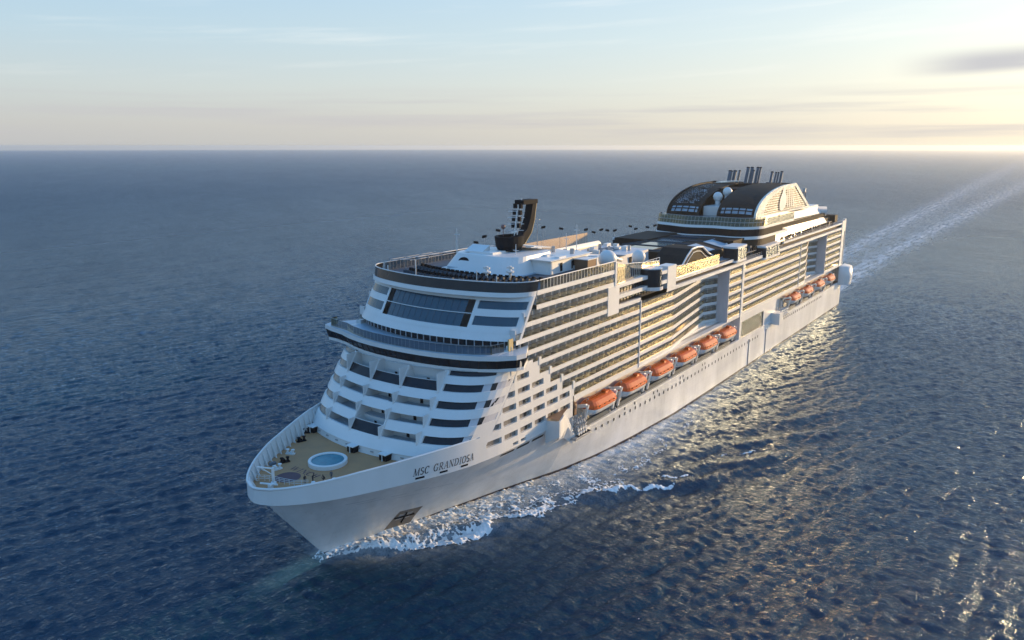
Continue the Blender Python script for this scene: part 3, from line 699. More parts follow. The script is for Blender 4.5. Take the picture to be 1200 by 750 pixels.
# deck machinery: bollard pairs, winches, crane
def lathe(mb, c, prof, n=12): mb.grid([[(c[0] + r * math.cos(a), c[1] + r * math.sin(a), z) for a in [2 * math.pi * k / n for k in range(n)]] for r, z in prof], closed=True)
for (s, t, a, mm) in ((-2.2, -7.4, .4, M_black), (1.0, -9.7, 1.2, M_white), (-5.2, -5.8, .2, M_white), (6.6, -13.2, .3, M_black), (10.2, -16.2, .8, M_black)):
    g = MB(); c_, s_ = math.cos(a), math.sin(a)
    g.obox((s, t, 17.62), (.9 * c_, .9 * s_, 0), (-.35 * s_, .35 * c_, 0), (0, 0, .12))
    for k in (-1, 1): lathe(g, (s + k * .55 * c_, t + k * .55 * s_), [(.0, 18.5), (.34, 18.5), (.34, 18.35), (.22, 18.3), (.22, 17.6)])
    g.obox((s + .6 * s_, t - .6 * c_, 17.75), (.5 * s_, -.5 * c_, 0), (.18 * c_, .18 * s_, 0), (0, 0, .2))
    part(g, 'mooring_bollard', mm)
g = MB(); lathe(g, (-9.6, -1.2), [(0, 20.6), (.25, 20.6), (.25, 18), (.5, 17.9), (.5, 17.5)], 10)
g.tube([(-9.6, -1.2, 20.4), (-11.4, -3.0, 20.9)], .16); g.tube([(-10.6, 1.2, 18.4), (-12.2, -1.4, 18.6)], .18); g.tube([(-9.6, -1.2, 19.2), (-11.1, -2.6, 20.8)], .1)
g.obox((-11.3, .2, 18.0), (.35, 0, 0), (0, .35, 0), (0, 0, .5)); part(g, 'bow_crane', M_white)
g = MB(); g.obox((-8.8, -2.2, 20.8), (.6, .1, 0), (-.1, .35, 0), (0, 0, .2)); part(g, 'crane_motor', M_bluedeck)
g = MB()
path = [(-12.0, -4.4), (-10.9, -5.2), (-9.6, -3.6), (-9.0, -1.8), (-8.6, .4), (-8.1, 2.4), (-6.6, 4.4)]
for z in (18.0, 18.3, 18.6): g.tube([(a, b, z) for a, b in path], .035, 5)
for k in range(len(path) - 1):
    for u in (0, .5): a = (np.array(path[k]) * (1 - u) + np.array(path[k + 1]) * u); g.tube([(*a, 17.5), (*a, 18.6)], .045, 5)
part(g, 'bow_railing', M_white)
for s, t in ((-6.6, 5.6), (-3.5, 7.4)):
    g = MB(); lathe(g, (s, t), [(0, 18.6), (.35, 18.6), (.4, 18.3), (.25, 18.0), (.3, 17.5)], 10); part(g, 'capstan', M_white)
# doorways with dark screens under the front of the superstructure
# ------------------------------------------------------------------ front of the superstructure
def fr(w, base, k, tw, oe, T=21.5):
    a = abs(w); sg = 1 if w >= 0 else -1
    if a <= 1: t = a * tw; return (base + k * t * t, sg * t)
    u = a - 1; o0 = k * tw * tw; oc = o0 + 2 * k * tw * (T - tw)
    o = (1 - u) ** 2 * o0 + 2 * u * (1 - u) * oc + u * u * oe; t = (1 - u) ** 2 * tw + 2 * u * (1 - u) * T + u * u * T
    return (base + o, sg * t)
def F(w, z, back=0.0):
    a, b = fr(w, 8.5 + .73 * (z - 17.5) + back, .0115, 15, 13)
    lim = W(a - back) - .02
    return (a, max(-lim, min(lim, b)), z)
HB = 12.2 / 15; HR = 4.0 / 15
rings = [(20.9, 22.2), (23.75, 25.05), (26.6, 27.9), (29.45, 30.75)]
hol = []
for j, (a, b) in enumerate(rings):
    for sd in (1, -1):
        L = [(.86, 1.95 if j else 1.6)]
        if j < 3 : L += [(HR + .012, HB - .012)]
        for u0, u1 in L: hol.append((u0, u1, a, b) if sd == 1 else (-u1, -u0, a, b))
hol += [(-HR + .012, HR - .012, 20.9, 25.05), (-HR + .012, HR - .012, 26.6, 27.9)]
hol += [(-HR + .012, HR - .012, 29.45, 33.0), (HR + .012, HB - .012, 29.45, 33.0), (-HB + .012, -HR - .012, 29.45, 33.0)]
hol += [(.86, 1.6, 32.1, 33.0), (-1.6, -.86, 32.1, 33.0)]
front = wall(F, [-2, -1, 0, 1, 2], [18.8, 33.0], hol, 0.45, lambda u, z: (1, 0, 0) if abs(u) < 1 else ((.6, -.8 * (1 if u > 0 else -1), 0) if abs(u) < 1.6 else (.15, -.98 * (1 if u > 0 else -1), 0)), 'front_plating', M_white, maxu=.12, maxz=1.6, smooth=False)
def strip(w0, w1, z0, z1, back0, back1, n=14):
    return [[F(w, z0, back0 - .73 * 0) for w in np.linspace(w0, w1, n)], [F(w, z1, back1) for w in np.linspace(w0, w1, n)]]
floors = [20.1, 22.95, 25.8, 28.65, 31.5]
for j, zf in enumerate(floors[:4]):
    g = MB(); g.grid([[F(w, zf, .1) for w in np.linspace(-.86, .86, 30)], [(F(w, zf, 5.0)) for w in np.linspace(-.86, .86, 30)]])
    if j == 1: g = MB(); g.grid([[F(w, zf, 2.25 if abs(w) < HR else .1) for w in np.sort(np.concatenate([np.linspace(-.86, .86, 30), [-HR - .001, -HR + .001, HR - .001, HR + .001]]))], [F(w, zf, 5.0) for w in np.sort(np.concatenate([np.linspace(-.86, .86, 30), [-HR - .001, -HR + .001, HR - .001, HR + .001]]))]])
    part(g, 'terrace_floor', M_skyl)
    g = MB(); zt = zf + 2.85 if j < 3 else 33.0
    g.grid([[F(w, zf, 4.4) for w in np.linspace(-.86, .86, 30)], [(F(w, zf, 4.4)[0], F(w, zf)[1], zt) for w in np.linspace(-.86, .86, 30)]])
    part(g, 'terrace_wall', M_white)
    for c0 in (-HR * 2, 0, HR * 2):
        for dw in (-.06, .11):
            p = F(c0 + dw, zf, 4.33); q_ = F(c0 + dw + .045, zf, 4.33)
            hgt = 2.0
            g = MB(); g.face((p[0], p[1], zf + .1), (q_[0], q_[1], zf + .1), (q_[0], q_[1], zf + hgt), (p[0], p[1], zf + hgt))
            part(g, 'terrace_door', M_black)
    for c0 in (-HR, HR, -HB, HB):      # dividing walls between terraces
        p = F(c0, zf, .3); g = MB(); g.box(p[0], p[0] + 4.6, p[1] - .08, p[1] + .08, zf, zt - .05); part(g, 'terrace_divider', M_white)
# dark glass balustrades of the tall openings, ribs
for (a, b, z0, z1) in ((-HR + .014, HR - .014, 20.9, 22.7), (-HR + .014, HR - .014, 29.45, 31.1), (HR + .014, HB - .014, 29.45, 31.1), (-HB + .014, -HR - .014, 29.45, 31.1)):
    g = MB(); g.grid([[F(w, z, .12) for w in np.linspace(a, b, 8)] for z in (z0, z1)]); part(g, 'dark_glass_balustrade', M_dark)
    g = MB(); g.tube([F(w, z1, .1) for w in np.linspace(a, b, 8)], .07, 5); part(g, 'balustrade_rail', M_white)
for w in (-HB, -HR, HR, HB):
    g = MB(); p0 = F(w, 29.2, -.12); p1 = F(w, 33.0, -.12); g.tube([p0, p1], .2, 6); part(g, 'front_rib', M_white)
for w in (-HR, HR):
    g = MB(); g.tube([F(w, 20.6, -.1), F(w, 25.3, -.1)], .17, 6); part(g, 'front_rib', M_white)
# ribbon windows round the shoulders: dark glass with pale panels and doors
for j, (a, b) in enumerate(rings + [(32.1, 33.0)]):
    for sd in (1, -1):
        g = MB(); g.grid([[F(sd * w, z, .5) for w in np.linspace(.86, 1.95, 18)] for z in (a, b)]); part(g, 'shoulder_window', M_dark if sd == 1 else M_cabwin)
    for (w0, w1) in ((1.42, 1.56), (1.66, 1.98)):
        if j < 4 and w0 < (1.5 if j else 1.5):
            g = MB(); g.grid([[F(w, z, .44) for w in np.linspace(w0, w1, 5)] for z in (a, b)]); part(g, 'pale_screen_panel', M_lav)
        elif j < 4:
            g = MB(); g.grid([[F(w, z, .44) for w in np.linspace(w0, w1, 5)] for z in (a, b)]); part(g, 'pale_screen_panel', M_lav)
# bottom wall on the bow deck, set back under the first ring
g = MB(); g.grid([[F(w, 17.5, 0.9) for w in np.linspace(-1.9, 1.9, 40)], [(F(w, 18.9, .2)[0], F(w, 18.9)[1], 18.9) for w in np.linspace(-1.9, 1.9, 40)]]); part(g, 'front_base_wall', M_white)
g = MB(); g.grid([[F(w, 18.8, 0) for w in np.linspace(-2, 2, 40)], [F(w, 18.8, 2.2) for w in np.linspace(-2, 2, 40)]]); part(g, 'front_soffit', M_white)
for t in (-15.6, -1.0, 7.0):
    s = 8.7 + .0115 * t * t
    a = .3 * (1 if t > 0 else -1) * (abs(t) / 15)
    g = MB(); g.box(s - .5, s + 1.4, t - .9, t + .9, 17.5, 18.75); g2 = part(g, 'deck_locker_screen', M_black)
    g = MB(); g.tube([(s - .75, t + .1, 17.5), (s - .75, t + .1, 18.85)], .1, 6); g.box(s - .8, s + 1.4, t - 1.0, t + 1.0, 18.72, 18.84); part(g, 'screen_post', M_white, g2)
for w in np.linspace(-.9, .9, 9):
    p = F(w, 18.2, .42); g = MB(); g.box(p[0] - .06, p[0] + .1, p[1] - .35, p[1] + .35, 18.1, 18.3); part(g, 'wall_light', M_steel)

# ------------------------------------------------------------------ bridge
O = [(19.8, 0), (19.85, 3), (20.1, 6.5), (20.7, 10.5), (21.9, 15), (23.3, 18.5), (25.2, 21.5), (28.0, 24.1), (30.6, 24.6), (35.6, 21.6)]
def both(P): return [(a, -b) for a, b in P[::-1]] + P[1:]
OF = both(O)
OF = [(a - (2.6 if b < -23 else (.8 if b < -20 else 0)), b * (1.08 if b < -20 else 1)) if a < 35 else (a, b) for a, b in OF]
def ctr(P, k): # scale outline inwards
    return [(a + k * (1 if abs(b) < 24.3 else .2), b * (1 - k * .030)) for a, b in P]
def slab(name, P, z0, z1, m, depth_s=None, top=None):
    g = MB(); g.grid([[(a, b, z0) for a, b in P], [(a, b, z1) for a, b in P]])
    Q = [((P[0][0] + 1 if depth_s is None else depth_s), b * .98) for a, b in P]
    Q = [((max(q[0], p[0] + .01), q[1]) if abs(p[1]) < 21.3 else (p[0] + .5 + (35.2 - p[0]) * .6, math.copysign(21.3, p[1]))) for q, p in zip(Q, P)]
    for z in (z0, z1): g.grid([[(a, b, z) for a, b in P], [(a, b, z) for a, b in Q]])
    return part(g, name, m)
slab('bridge_roof_edge', OF, 35.35, 36.25, M_white, 37)
g = MB(); g.grid([[(a, b, 33.45) for a, b in ctr(OF, 1.1)], [(a, b, 35.35) for a, b in ctr(OF, .25)]]); bwn = part(g, 'bridge_window_band', M_dark)
for i in range(len(OF) - 1):
    for u in (0, .5):
        p = [np.array(OFk) for OFk in (ctr(OF, 1.07)[i], ctr(OF, 1.07)[i + 1], ctr(OF, .22)[i], ctr(OF, .22)[i + 1])]
        lo = p[0] * (1 - u) + p[1] * u; hi = p[2] * (1 - u) + p[3] * u
        g = MB(); g.tube([(lo[0] - .03, lo[1], 33.45), (hi[0] - .03, hi[1], 35.35)], .05, 4); part(g, 'bridge_mullion', M_brown, bwn)
slab('bridge_sill', ctr(OF, 1.0), 32.85, 33.45, M_white, 37)
for k in range(4):
    a = np.array((28.6 + k * 1.35, 23.9 - k * .62)); g = MB(); g.obox((a[0], a[1] + .62, 34.35), (.16, -.05, 0), (0, .03, 0), (.12, 0, .75)); part(g, 'wing_window_post', M_white)
g = MB(); g.grid([[(a, b, 36.27) for a, b in ctr(OF, .05)], [((37, b * .95, 36.27) if abs(b) < 21.3 else (a + .5, math.copysign(21.3, b), 36.27)) for a, b in OF]]); part(g, 'terrace_deck', M_skyl)
scr = [(a + .55, b * .93) for a, b in OF if abs(b) < 23.9]; scr = scr[:-1] + [(25.8, 19.6), (28.8, 20.6)]
scr = [(27.4, -24.2), (25.2, -23.8)] + scr[2:]
g = MB(); g.grid([[(a, b, 36.3) for a, b in scr], [(a, b, 38.0) for a, b in scr]]); sc = part(g, 'terrace_glass_screen', M_screen)
g = MB(); g.tube([(a, b, 38.0) for a, b in scr], .045, 5); part(g, 'screen_rail', M_steel, sc)
for i in range(len(scr) - 1):
    for u in (0, .33, .66):
        a = np.array(scr[i]) * (1 - u) + np.array(scr[i + 1]) * u; g = MB(); g.tube([(*a, 36.3), (*a, 38.0)], .03, 4); part(g, 'screen_post', M_steel, sc)
g = MB(); g.box(29.6, 31.0, 20.9, 21.2, 36.3, 38.6); part(g, 'wing_end_panel', mat('sunlit_gold_panel', (.6, .46, .22), .5))  # golden sunlight on the panel is painted into its colour

# ------------------------------------------------------------------ forward lounge
def G(w, z, back=0.0): a, b = fr(w, 25.9 + .62 * (z - 37.8) + back, .011, 14, 7.5); return (a, b, z)
wb = 11.6 / 14
gl = wall(G, [-2, -1, 0, 1, 2], [37.8, 45.85], [(-wb, wb, 40.0, 45.05), (.88, 1.80, 43.45, 44.95), (.88, 1.66, 40.45, 42.15), (-1.80, -.88, 43.45, 44.95), (-1.66, -.88, 40.45, 42.15)],
          0.22, lambda u, z: (1, 0, 0) if abs(u) < 1 else ((.6, -.8 * (1 if u > 0 else -1), 0) if abs(u) < 1.5 else (.2, -.97 * (1 if u > 0 else -1), 0)), 'lounge_front', M_white, pm=M_blueglass, pname='lounge_window', maxu=.12, maxz=1.5)
g = MB(); g.tube([G(w, 42.5, 0.02) for w in np.linspace(-wb, wb, 16)], .10, 6); part(g, 'lounge_window_transom', M_white, gl)
for w in np.linspace(-wb, wb, 15)[1:-1]:
    g = MB(); g.tube([G(w, 40.05, .19), G(w, 45, .19)], .035, 4); part(g, 'lounge_glazing_bar', M_bluedeck, gl)
g = MB()
for z0, z1, bb in ((39.2, 39.35, -.05), (45.3, 45.4, -.06)):
    g = MB(); g.grid([[G(w, z, bb) for w in np.linspace(-2, 2, 50)] for z in (z0, z1)]); part(g, 'lounge_moulding', M_white)
g = MB(); g.grid([[(G(w, 37.8, 1.2)[0], G(w, 37.8)[1] * .985, z) for w in np.linspace(-2, 2, 40)] for z in (36.3, 37.8)]); part(g, 'terrace_window_wall', M_dark)
for w in np.linspace(-1.8, 1.8, 31):
    p = G(w, 37.8, 1.12); g = MB(); g.box(p[0] - .08, p[0], p[1] * .985 - .12, p[1] * .985 + .12, 36.3, 37.8); part(g, 'terrace_window_post', M_lav)
def G2(w, z, out=0.0): a, b = fr(w, 30.0 - out + .25 * (47.8 - z) * -1, .011, 14, 9.5, 21.4); return (a, b, z)
wl_ = np.concatenate([np.linspace(-2, -1, 14), np.linspace(-.92, .92, 20), np.linspace(1, 2, 14)])
g = MB(); g.grid([[G(w, 45.85) for w in wl_], [G2(w, 45.95, .35) for w in wl_], [G2(w, 46.8, .35) for w in wl_], [G2(w, 46.8, -.5) for w in wl_]]); part(g, 'roof_edge', M_white)
g = MB(); g.grid([[G2(w, 46.8, .15) for w in wl_], [G2(w, 48.75, .15) for w in wl_]]); sb = part(g, 'dark_wind_screen', M_dark)
g = MB(); g.tube([G2(w, 48.8, .12) for w in wl_], .11, 6); part(g, 'screen_cap_rail', M_white, sb)
for sd in (1, -1):
    sc2 = MB(); sc2.grid([[(s, sd * 21.4, z) for s in (40.2, 72)] for z in (46.85, 48.75)]); so = part(sc2, 'roof_glass_screen', M_screen)
    g = MB(); g.tube([(40.0, sd * 21.4, 48.8), (72.0, sd * 21.4, 48.8)], .11, 6); part(g, 'screen_cap_rail', M_white, so)
    for s in np.arange(41.5, 72, 1.25):
        r_ = .05 if sd == 1 else .02
        g = MB(); g.box(s - r_, s + r_, sd * 21.38 - r_, sd * 21.38 + r_, 46.8, 48.75); part(g, 'screen_post', M_white if sd == 1 else M_steel, so)
# roof deck
g = MB(); L1 = [G2(w, 46.86, -.2) for w in wl_]; g.grid([L1, [(74, p[1] * .99, 46.86) for p in L1]]); part(g, 'roof_deck', M_bluedeck)

# ------------------------------------------------------------------ balcony galleries of both sides
B = [46.8, 43.9, 40.95, 38.0, 35.1, 32.25, 29.35, 26.45, 23.65, 20.9]
def densify(P, step=3.0):
    o = [P[0]]
    for a, b in zip(P[:-1], P[1:]):
        n = max(1, int(math.hypot(b[0] - a[0], b[1] - a[1]) / step))
        for k in range(1, n + 1): o.append((a[0] + (b[0] - a[0]) * k / n, a[1] + (b[1] - a[1]) * k / n))
    return o
MP = Many('balcony_partition', M_cabin); MD = Many('balcony_door', M_cabglass); MK = Many('gap_shade_strip', M_black)  # MK: black strips painting open gaps and partition shadows
def gallery(P, zf, ztop, band=0.95, depth=1.5, bay=2.9, detail=True, sd=1, gls=True, lit=False):
    """one deck of balconies along plan path P (port side), floor at zf, next floor band bottom at ztop"""
    P = [(a, sd * b) for a, b in densify(P)]
    up = lambda Q, z: [(a, b, z) for a, b in Q]
    # inboard offset
    ins = lambda d: [(a, b - sd * d) for a, b in P]
    g = MB(); g.grid([up(P, zf - band), up(P, zf), up(ins(.22), zf)]); g.grid([up(P, zf - band), up(ins(depth), zf - band)]); o = part(g, 'balcony_band', M_white)
    g = MB(); g.grid([up(ins(.22), zf - .05), up(ins(depth), zf - .05)]); part(g, 'balcony_floor', M_balfloor, o)
    g = MB(); g.grid([up(ins(depth), zf - .05), up(ins(depth), ztop)]); part(g, 'cabin_wall', M_cabin, o)
    if gls:
        g = MB(); g.grid([up(ins(.08), zf), up(ins(.08), zf + 1.12)]); part(g, 'glass_balustrade', M_glass, o)
        g = MB(); g.tube([(a, b, zf + 1.14) for a, b in ins(.08)], .045, 4); part(g, 'handrail', M_brown, o)
    # partitions, doors: one mesh each per deck (pattern along the deck)
    tot = 0; k = 0
    for a, b in zip(P[:-1], P[1:]):
        L = math.hypot(b[0] - a[0], b[1] - a[1]); ux, ut = (b[0] - a[0]) / L, (b[1] - a[1]) / L
        if ux < .15: continue
        x = (-tot) % bay
        while x < L:
            s, t = a[0] + ux * x, a[1] + ut * x
            ti = t - sd * depth; q = t - sd * .15
            key = s + (1000 if sd < 0 else 0)
            MP.add(key, lambda g, s=s, a_=min(ti, q), b_=max(ti, q): g.box(s - .05, s + .05, a_, b_, zf, ztop))
            dw = 1.75
            y = [(s + .35, ti + ut / ux * .35 + sd * .03), (s + .35 + dw, ti + ut / ux * (.35 + dw) + sd * .03)]
            MD.add(key, lambda g, y=y: g.face((*y[0], zf), (*y[1], zf), (*y[1], zf + 1.75), (*y[0], zf + 1.75)))
            if k % 2 == 0: MK.add(key, lambda g, s=s, ti=ti: g.face((s + .02, ti + sd * .06, zf), (s + .40, ti + sd * .06, zf), (s + .40, ti + sd * .06, zf + 1.8), (s + .02, ti + sd * .06, zf + 1.8)))
            x += bay; k += 1
        tot += L
    return o
segA0 = {1: 38.8, 2: 34.6, 3: 31.6, 4: 30.4, 5: 30.0, 6: 37.2, 7: 41.6, 8: 46.6, 9: 51.6}
for sd in (1, -1):
    for k in range(1, 10):
        e = 72.0 if k == 1 else (68.7 if k in (2, 3) else 86.0)
        gallery([(segA0[k], 21.45), (e, 21.45)], B[k], B[k - 1] - .95, sd=sd)
    g = MB(); g.box(39, 72.5, sd * 21.45, sd * 19.5, 45.85, 46.8); part(g, 'balcony_band', M_white)
    # blank block and posts
    g = MB(); g.box(68.7, 74.2, sd * 18, sd * 21.55, 36.2, 43.0); part(g, 'side_block', M_white)
    g = MB(); g.box(71.9, 72.6, sd * 21.1, sd * 21.6, 42.5, 48.7); part(g, 'side_post', M_white)
    g = MB(); g.box(101.5, 107, sd * 18.5, sd * 21.6, 37.6, 43.9); part(g, 'side_block', M_white)
    for z0, z1 in ((37.05, 38.0), (39.55, 40.5), (42.2, 43.1)):
        g = MB(); g.box(74.2, 101.5, sd * 19.2, sd * 21.5, z0, z1); part(g, 'promenade_band', M_white)
    g = MB(); g.box(74.2, 101.5, sd * 18.6, sd * 20.1, 38.0, 42.2); part(g, 'promenade_glazing', M_dark)
    for s in np.arange(76, 101, 1.6): g = MB(); g.box(s - .05, s + .05, sd * 20.1, sd * 20.2, 38.0, 42.2); part(g, 'promenade_mullion', M_brown)
    # the round glazed bay that stands out of the promenade
    g = MB(); c = (92.5, sd * 20.6)
    g.grid([[(c[0] + 3.1 * math.cos(q), c[1] + 3.1 * math.sin(q), z) for q in [2 * math.pi * k / 24 for k in range(24)]] for z in (39.9, 44.6)], closed=True); db = part(g, 'glazed_bay', M_dark, smooth=True)
    g = MB(); disc(g, c, 3.2, 44.75, 24); g.grid([[(c[0] + 3.2 * math.cos(q), c[1] + 3.2 * math.sin(q), z) for q in [2 * math.pi * k / 24 for k in range(24)]] for z in (44.5, 44.75)], closed=True); part(g, 'bay_roof', M_skyl, db)
    g = MB(); disc(g, c, 3.5, 39.2, 24); g.grid([[(c[0] + 3.5 * math.cos(q), c[1] + 3.5 * math.sin(q), z) for q in [2 * math.pi * k / 24 for k in range(24)]] for z in (39.2, 40.1)], closed=True); part(g, 'bay_sill', M_white, db)
    # midships: facade steps inwards to a blank fin wall, twice
    PB = [(86.3, 21.3), (108, 20.9), (143, 15.9), (148.8, 17.9)]
    PD = [(229, 21.3), (240, 20.9), (262, 15.9), (268.4, 17.9)]
    for k in range(4, 10):
        if k > 4: gallery(PB, B[k], B[k - 1] - .95, sd=sd); gallery(PD, B[k], B[k - 1] - .95, sd=sd)
        else:
            pass
        gallery([(149.3, 21.45), (161.0, 21.45)], B[k], B[k - 1] - .95, sd=sd)
        gallery([(163.2, 21.45), (228.6, 21.45)], B[k], B[k - 1] - .95, sd=sd)
        gallery([(269.6, 21.45), (296.0, 21.45)], B[k], B[k - 1] - .95, sd=sd)
    gallery(PB, B[4], B[3] - .95, sd=sd); gallery(PD, B[4], B[3] - .95, sd=sd)
    for s0, s1 in ((86, 303),):
        g = MB(); g.box(s0, s1, sd * 19.4, sd * 21.5, 37.05, 38.0); part(g, 'promenade_band', M_white)
        for a, b in ((112, 149), (240, 268)):
            g = MB(); g.box(a, b, sd * 14.0, sd * 19.4, 37.05, 37.3); part(g, 'overhang', M_white)
    for s, t0 in ((149.0, 17.6), (269.0, 17.6)):
        g = MB(); g.box(s - .15, s + .15, sd * t0, sd * 21.6, 19.9, 37.1); part(g, 'fin_wall', M_lav)  # grey-lilac tone puts the forward face's shade into the white wall's colour
        g = MB(); g.box(s + .15, s + .4, sd * 15, sd * 21.5, 19.9, 37.1); part(g, 'fin_wall_back', M_white)
    for s, w_ in ((86.0, .35), (161.2, 1.9), (229.0, .3), (295.9, 4.5)):
        g = MB(); g.box(s, s + w_, sd * 20.9, sd * 21.62, 19.9, 37.3 if s < 290 else 41); part(g, 'side_column', M_white)
    # aft top decks
    g = MB(); g.box(107, 152, sd * 20.9, sd * 21.5, 39.1, 39.9); part(g, 'promenade_band', M_white)
    g = MB(); g.box(107, 152, sd * 19.4, sd * 19.9, 38.0, 39.1); part(g, 'promenade_glazing', M_brown)
    g = MB(); g.box(205, 303, sd * 20.9, sd * 21.5, 39.5, 40.2); part(g, 'promenade_band', M_white)
    g = MB(); g.box(205, 300, sd * 19.6, sd * 20.0, 38.0, 39.5); part(g, 'promenade_glazing', M_brown)
    g = MB(); g.box(300.3, 303, sd * 20.6, sd * 21.6, 36, 41.6); part(g, 'stern_post', M_white)
    # white wall between the lowest gallery and the boat deck
    g = MB(); g.box(54, 303, sd * 14, sd * 19.6, 19.2, 19.95); g.box(54, 303, sd * 19.2, sd * 21.4, 19.55, 19.95); part(g, 'boat_deck_ceiling', M_white)
    g = MB(); g.box(54, 303, sd * 18.0, sd * 18.4, 11.3, 19.3); part(g, 'boat_deck_wall', M_white)
    g = MB(); g.box(54, 310.5, sd * 18.0, sd * 21.3, 11.2, 11.45); part(g, 'boat_deck', M_bluedeck)
    g = MB(); g.box(53.6, 54, sd * 17, sd * 21.5, 11.2, 20.9); part(g, 'boat_deck_end_wall', M_white)
    g = MB(); g.box(161.5, 163.5, sd * 18.4, sd * 21.55, 11.4, 19.9); g.box(163.5, 201, sd * 21.1, sd * 21.5, 17.4, 19.9); part(g, 'boat_deck_pier', M_white)
    g = MB(); g.grid([[(s, sd * 21.25, z) for s in np.linspace(163.5, 187, 8)] for z in (11.6, 17.4)]); part(g, 'lobby_glazing', M_dark)
    g = MB(); g.box(187, 201, sd * 18.4, sd * 21.4, 11.4, 17.4); part(g, 'boat_deck_pier', M_white)
# inner block that closes the ship behind the galleries
for bx_ in ((37, 72, -19.2, 19.2, 33.3, 45.8), (36.5, 72, -19.5, 19.5, 20, 33.2), (72, 303, -19.3, 19.3, 37.1, 37.9), (72, 300, -14.0, 14.0, 12, 37), (72, 106, -19, 19, 20, 37.08), (150, 238, -19.4, 19.4, 20, 37.06), (270, 303, -19.4, 19.4, 20, 37.04), (54, 303, -18, 18, 11, 20.1)):
    g = MB(); g.box(*bx_); part(g, 'inner_block', M_white)
g = MB(); g.box(303, 303.4, -21.5, 21.5, 11, 40); part(g, 'stern_wall', M_white)
g = MB(); g.box(303.4, 311, -21.3, 21.3, 11.1, 11.4); part(g, 'stern_deck', M_deck)
g = MB(); g.box(72.5, 302, -20.9, 20.9, 37.95, 38.05); part(g, 'promenade_deck', M_deck)
for m__ in (MP, MD, MK): m__.finish(ship)
# step ends catch the light
for (z, e) in ((32.25, 40.2), (29.35, 44.3), (26.45, 49.0), (23.65, 54.0)):
    g = MB(); g.box(e - .6, e + .25, 21.0, 21.62, z - .95, z + .7); part(g, 'step_end', M_white)
# mooring platform bulging out of the port side
g = MB(); ss = [42.7, 43.4, 45, 47, 50, 54, 58, 62]; bul = [3.2, 3.2, 2.7, 1.8, 1.0, .5, .2, .0]
g.face((42.7, 21.3, 18.3), (42.7, 24.8, 18.9), (42.7, 24.8, 15.4), (42.7, 21.3, 13.2))
g.grid([[(s, 21.3, 18.3 if s < 54 else 11.6) for s in ss], [(s, 21.5 + b, (18.9 if s < 50 else (17 if s < 54 else 11.8))) for s, b in zip(ss, bul)], [(s, 21.5 + b, 15.0 if s < 54 else 11.3) for s, b in zip(ss, bul)], [(s, 21.35, 12.2 if s < 54 else 9.5) for s in ss]])
part(g, 'side_platform', M_white)
g = MB(); g.face((42.8, 21.5, 19.0), (42.8, 24.6, 19.0), (47.5, 22.9, 19.0), (52, 21.5, 19.0)); part(g, 'platform_deck', M_wood)
g = MB(); g.box(196, 200.5, 21.4, 24.6, 10.6, 14.9); part(g, 'side_platform', M_white)
g = MB()
g.grid([[(303 + 6.0 * math.cos(q) * .95, 21.5 + rr_ * math.sin(q), 14.5 + 5.4 * math.cos(q) * 0 + dz) for q in [math.pi * k / 12 for k in range(13)]] for rr_, dz in ((4.4, -3.8), (4.9, 0), (4.4, 4.8), (0, 5.2))]); part(g, 'stern_sponson', M_white, smooth=True)
# ------------------------------------------------------------------ top of the ship: roof deck, masts, domes
for i, s in enumerate((35.2, 38.0, 40.8, 43.6)):      # curved rows of sunbeds behind the screen
    for w in np.linspace(-.95, .95, 25):
        t = w * (15 + i * 1.2); a = s + .011 * t * t; g = MB()
        g.box(a, a + 1.6, t - .32, t + .32, 47.05, 47.3); g.obox((a + 1.75, t, 47.5), (.05, 0, .3), (0, .32, 0), (.3, 0, -.05))
        part(g, 'sunbed', M_black if i % 2 else M_bluedeck)
for i, s in enumerate((34.0, 42.4, 46.0)):
    g = MB(); ts = np.linspace(-17, 17, 30); g.grid([[(s + .011 * t * t, t, z) for t in ts] for z in (46.9, 47.35)]); g.grid([[(s + .011 * t * t, t, 47.35) for t in ts], [(s + .5 + .011 * t * t, t, 47.35) for t in ts]]); part(g, 'deck_planter', M_brown if i else M_bluedeck)
for (s, t) in ((33.4, -5.8), (34.0, -14.5), (36, 13.6), (39.0, 6.2)):
    g = MB(); g.tube([(s, t, 46.9), (s, t, 51.4 if t < -5 and t > -6 else 49.4)], .12, 6); lathe(g, (s, t), [(.35, 47.3), (.35, 46.9)]); part(g, 'lamp_mast', M_white)
for (s, t) in ((43.3, 5.6), (46.6, 9.4)):      # white searchlight pedestals
    g = MB(); lathe(g, (s, t), [(.9, 46.9), (.9, 47.2), (.3, 47.3), (.3, 48.2), (.9, 48.4), (.9, 48.7), (.3, 48.8), (.3, 49.8), (0, 49.8)]); g.box(s - .2, s + .2, t - .8, t + .8, 49.2, 49.6); part(g, 'searchlight_pedestal', M_white)
for (s, t, a_) in ((37.5, -3.5, 1.8), (38.6, 1.4, 2.6), (36.6, -8.5, 1.3)):
    g = MB(); g.box(s, s + .5, t, t + a_, 47.0, 47.4); part(g, 'seat_cushions', mat('straw_cushion', (.55, .45, .28), .7))
# pergola frame on the starboard side of the roof deck
g = MB()
for s in (40, 45, 50, 55): g.tube([(s, -19.5, 46.9), (s, -19.5, 49.6), (s + 1, -13, 49.9)], .09, 5)
for t, z in ((-19.5, 49.6), (-16.5, 49.75), (-13.4, 49.9)): g.tube([(40, t, z), (55.8, t, z)], .09, 5)
part(g, 'pergola_frame', M_steel)
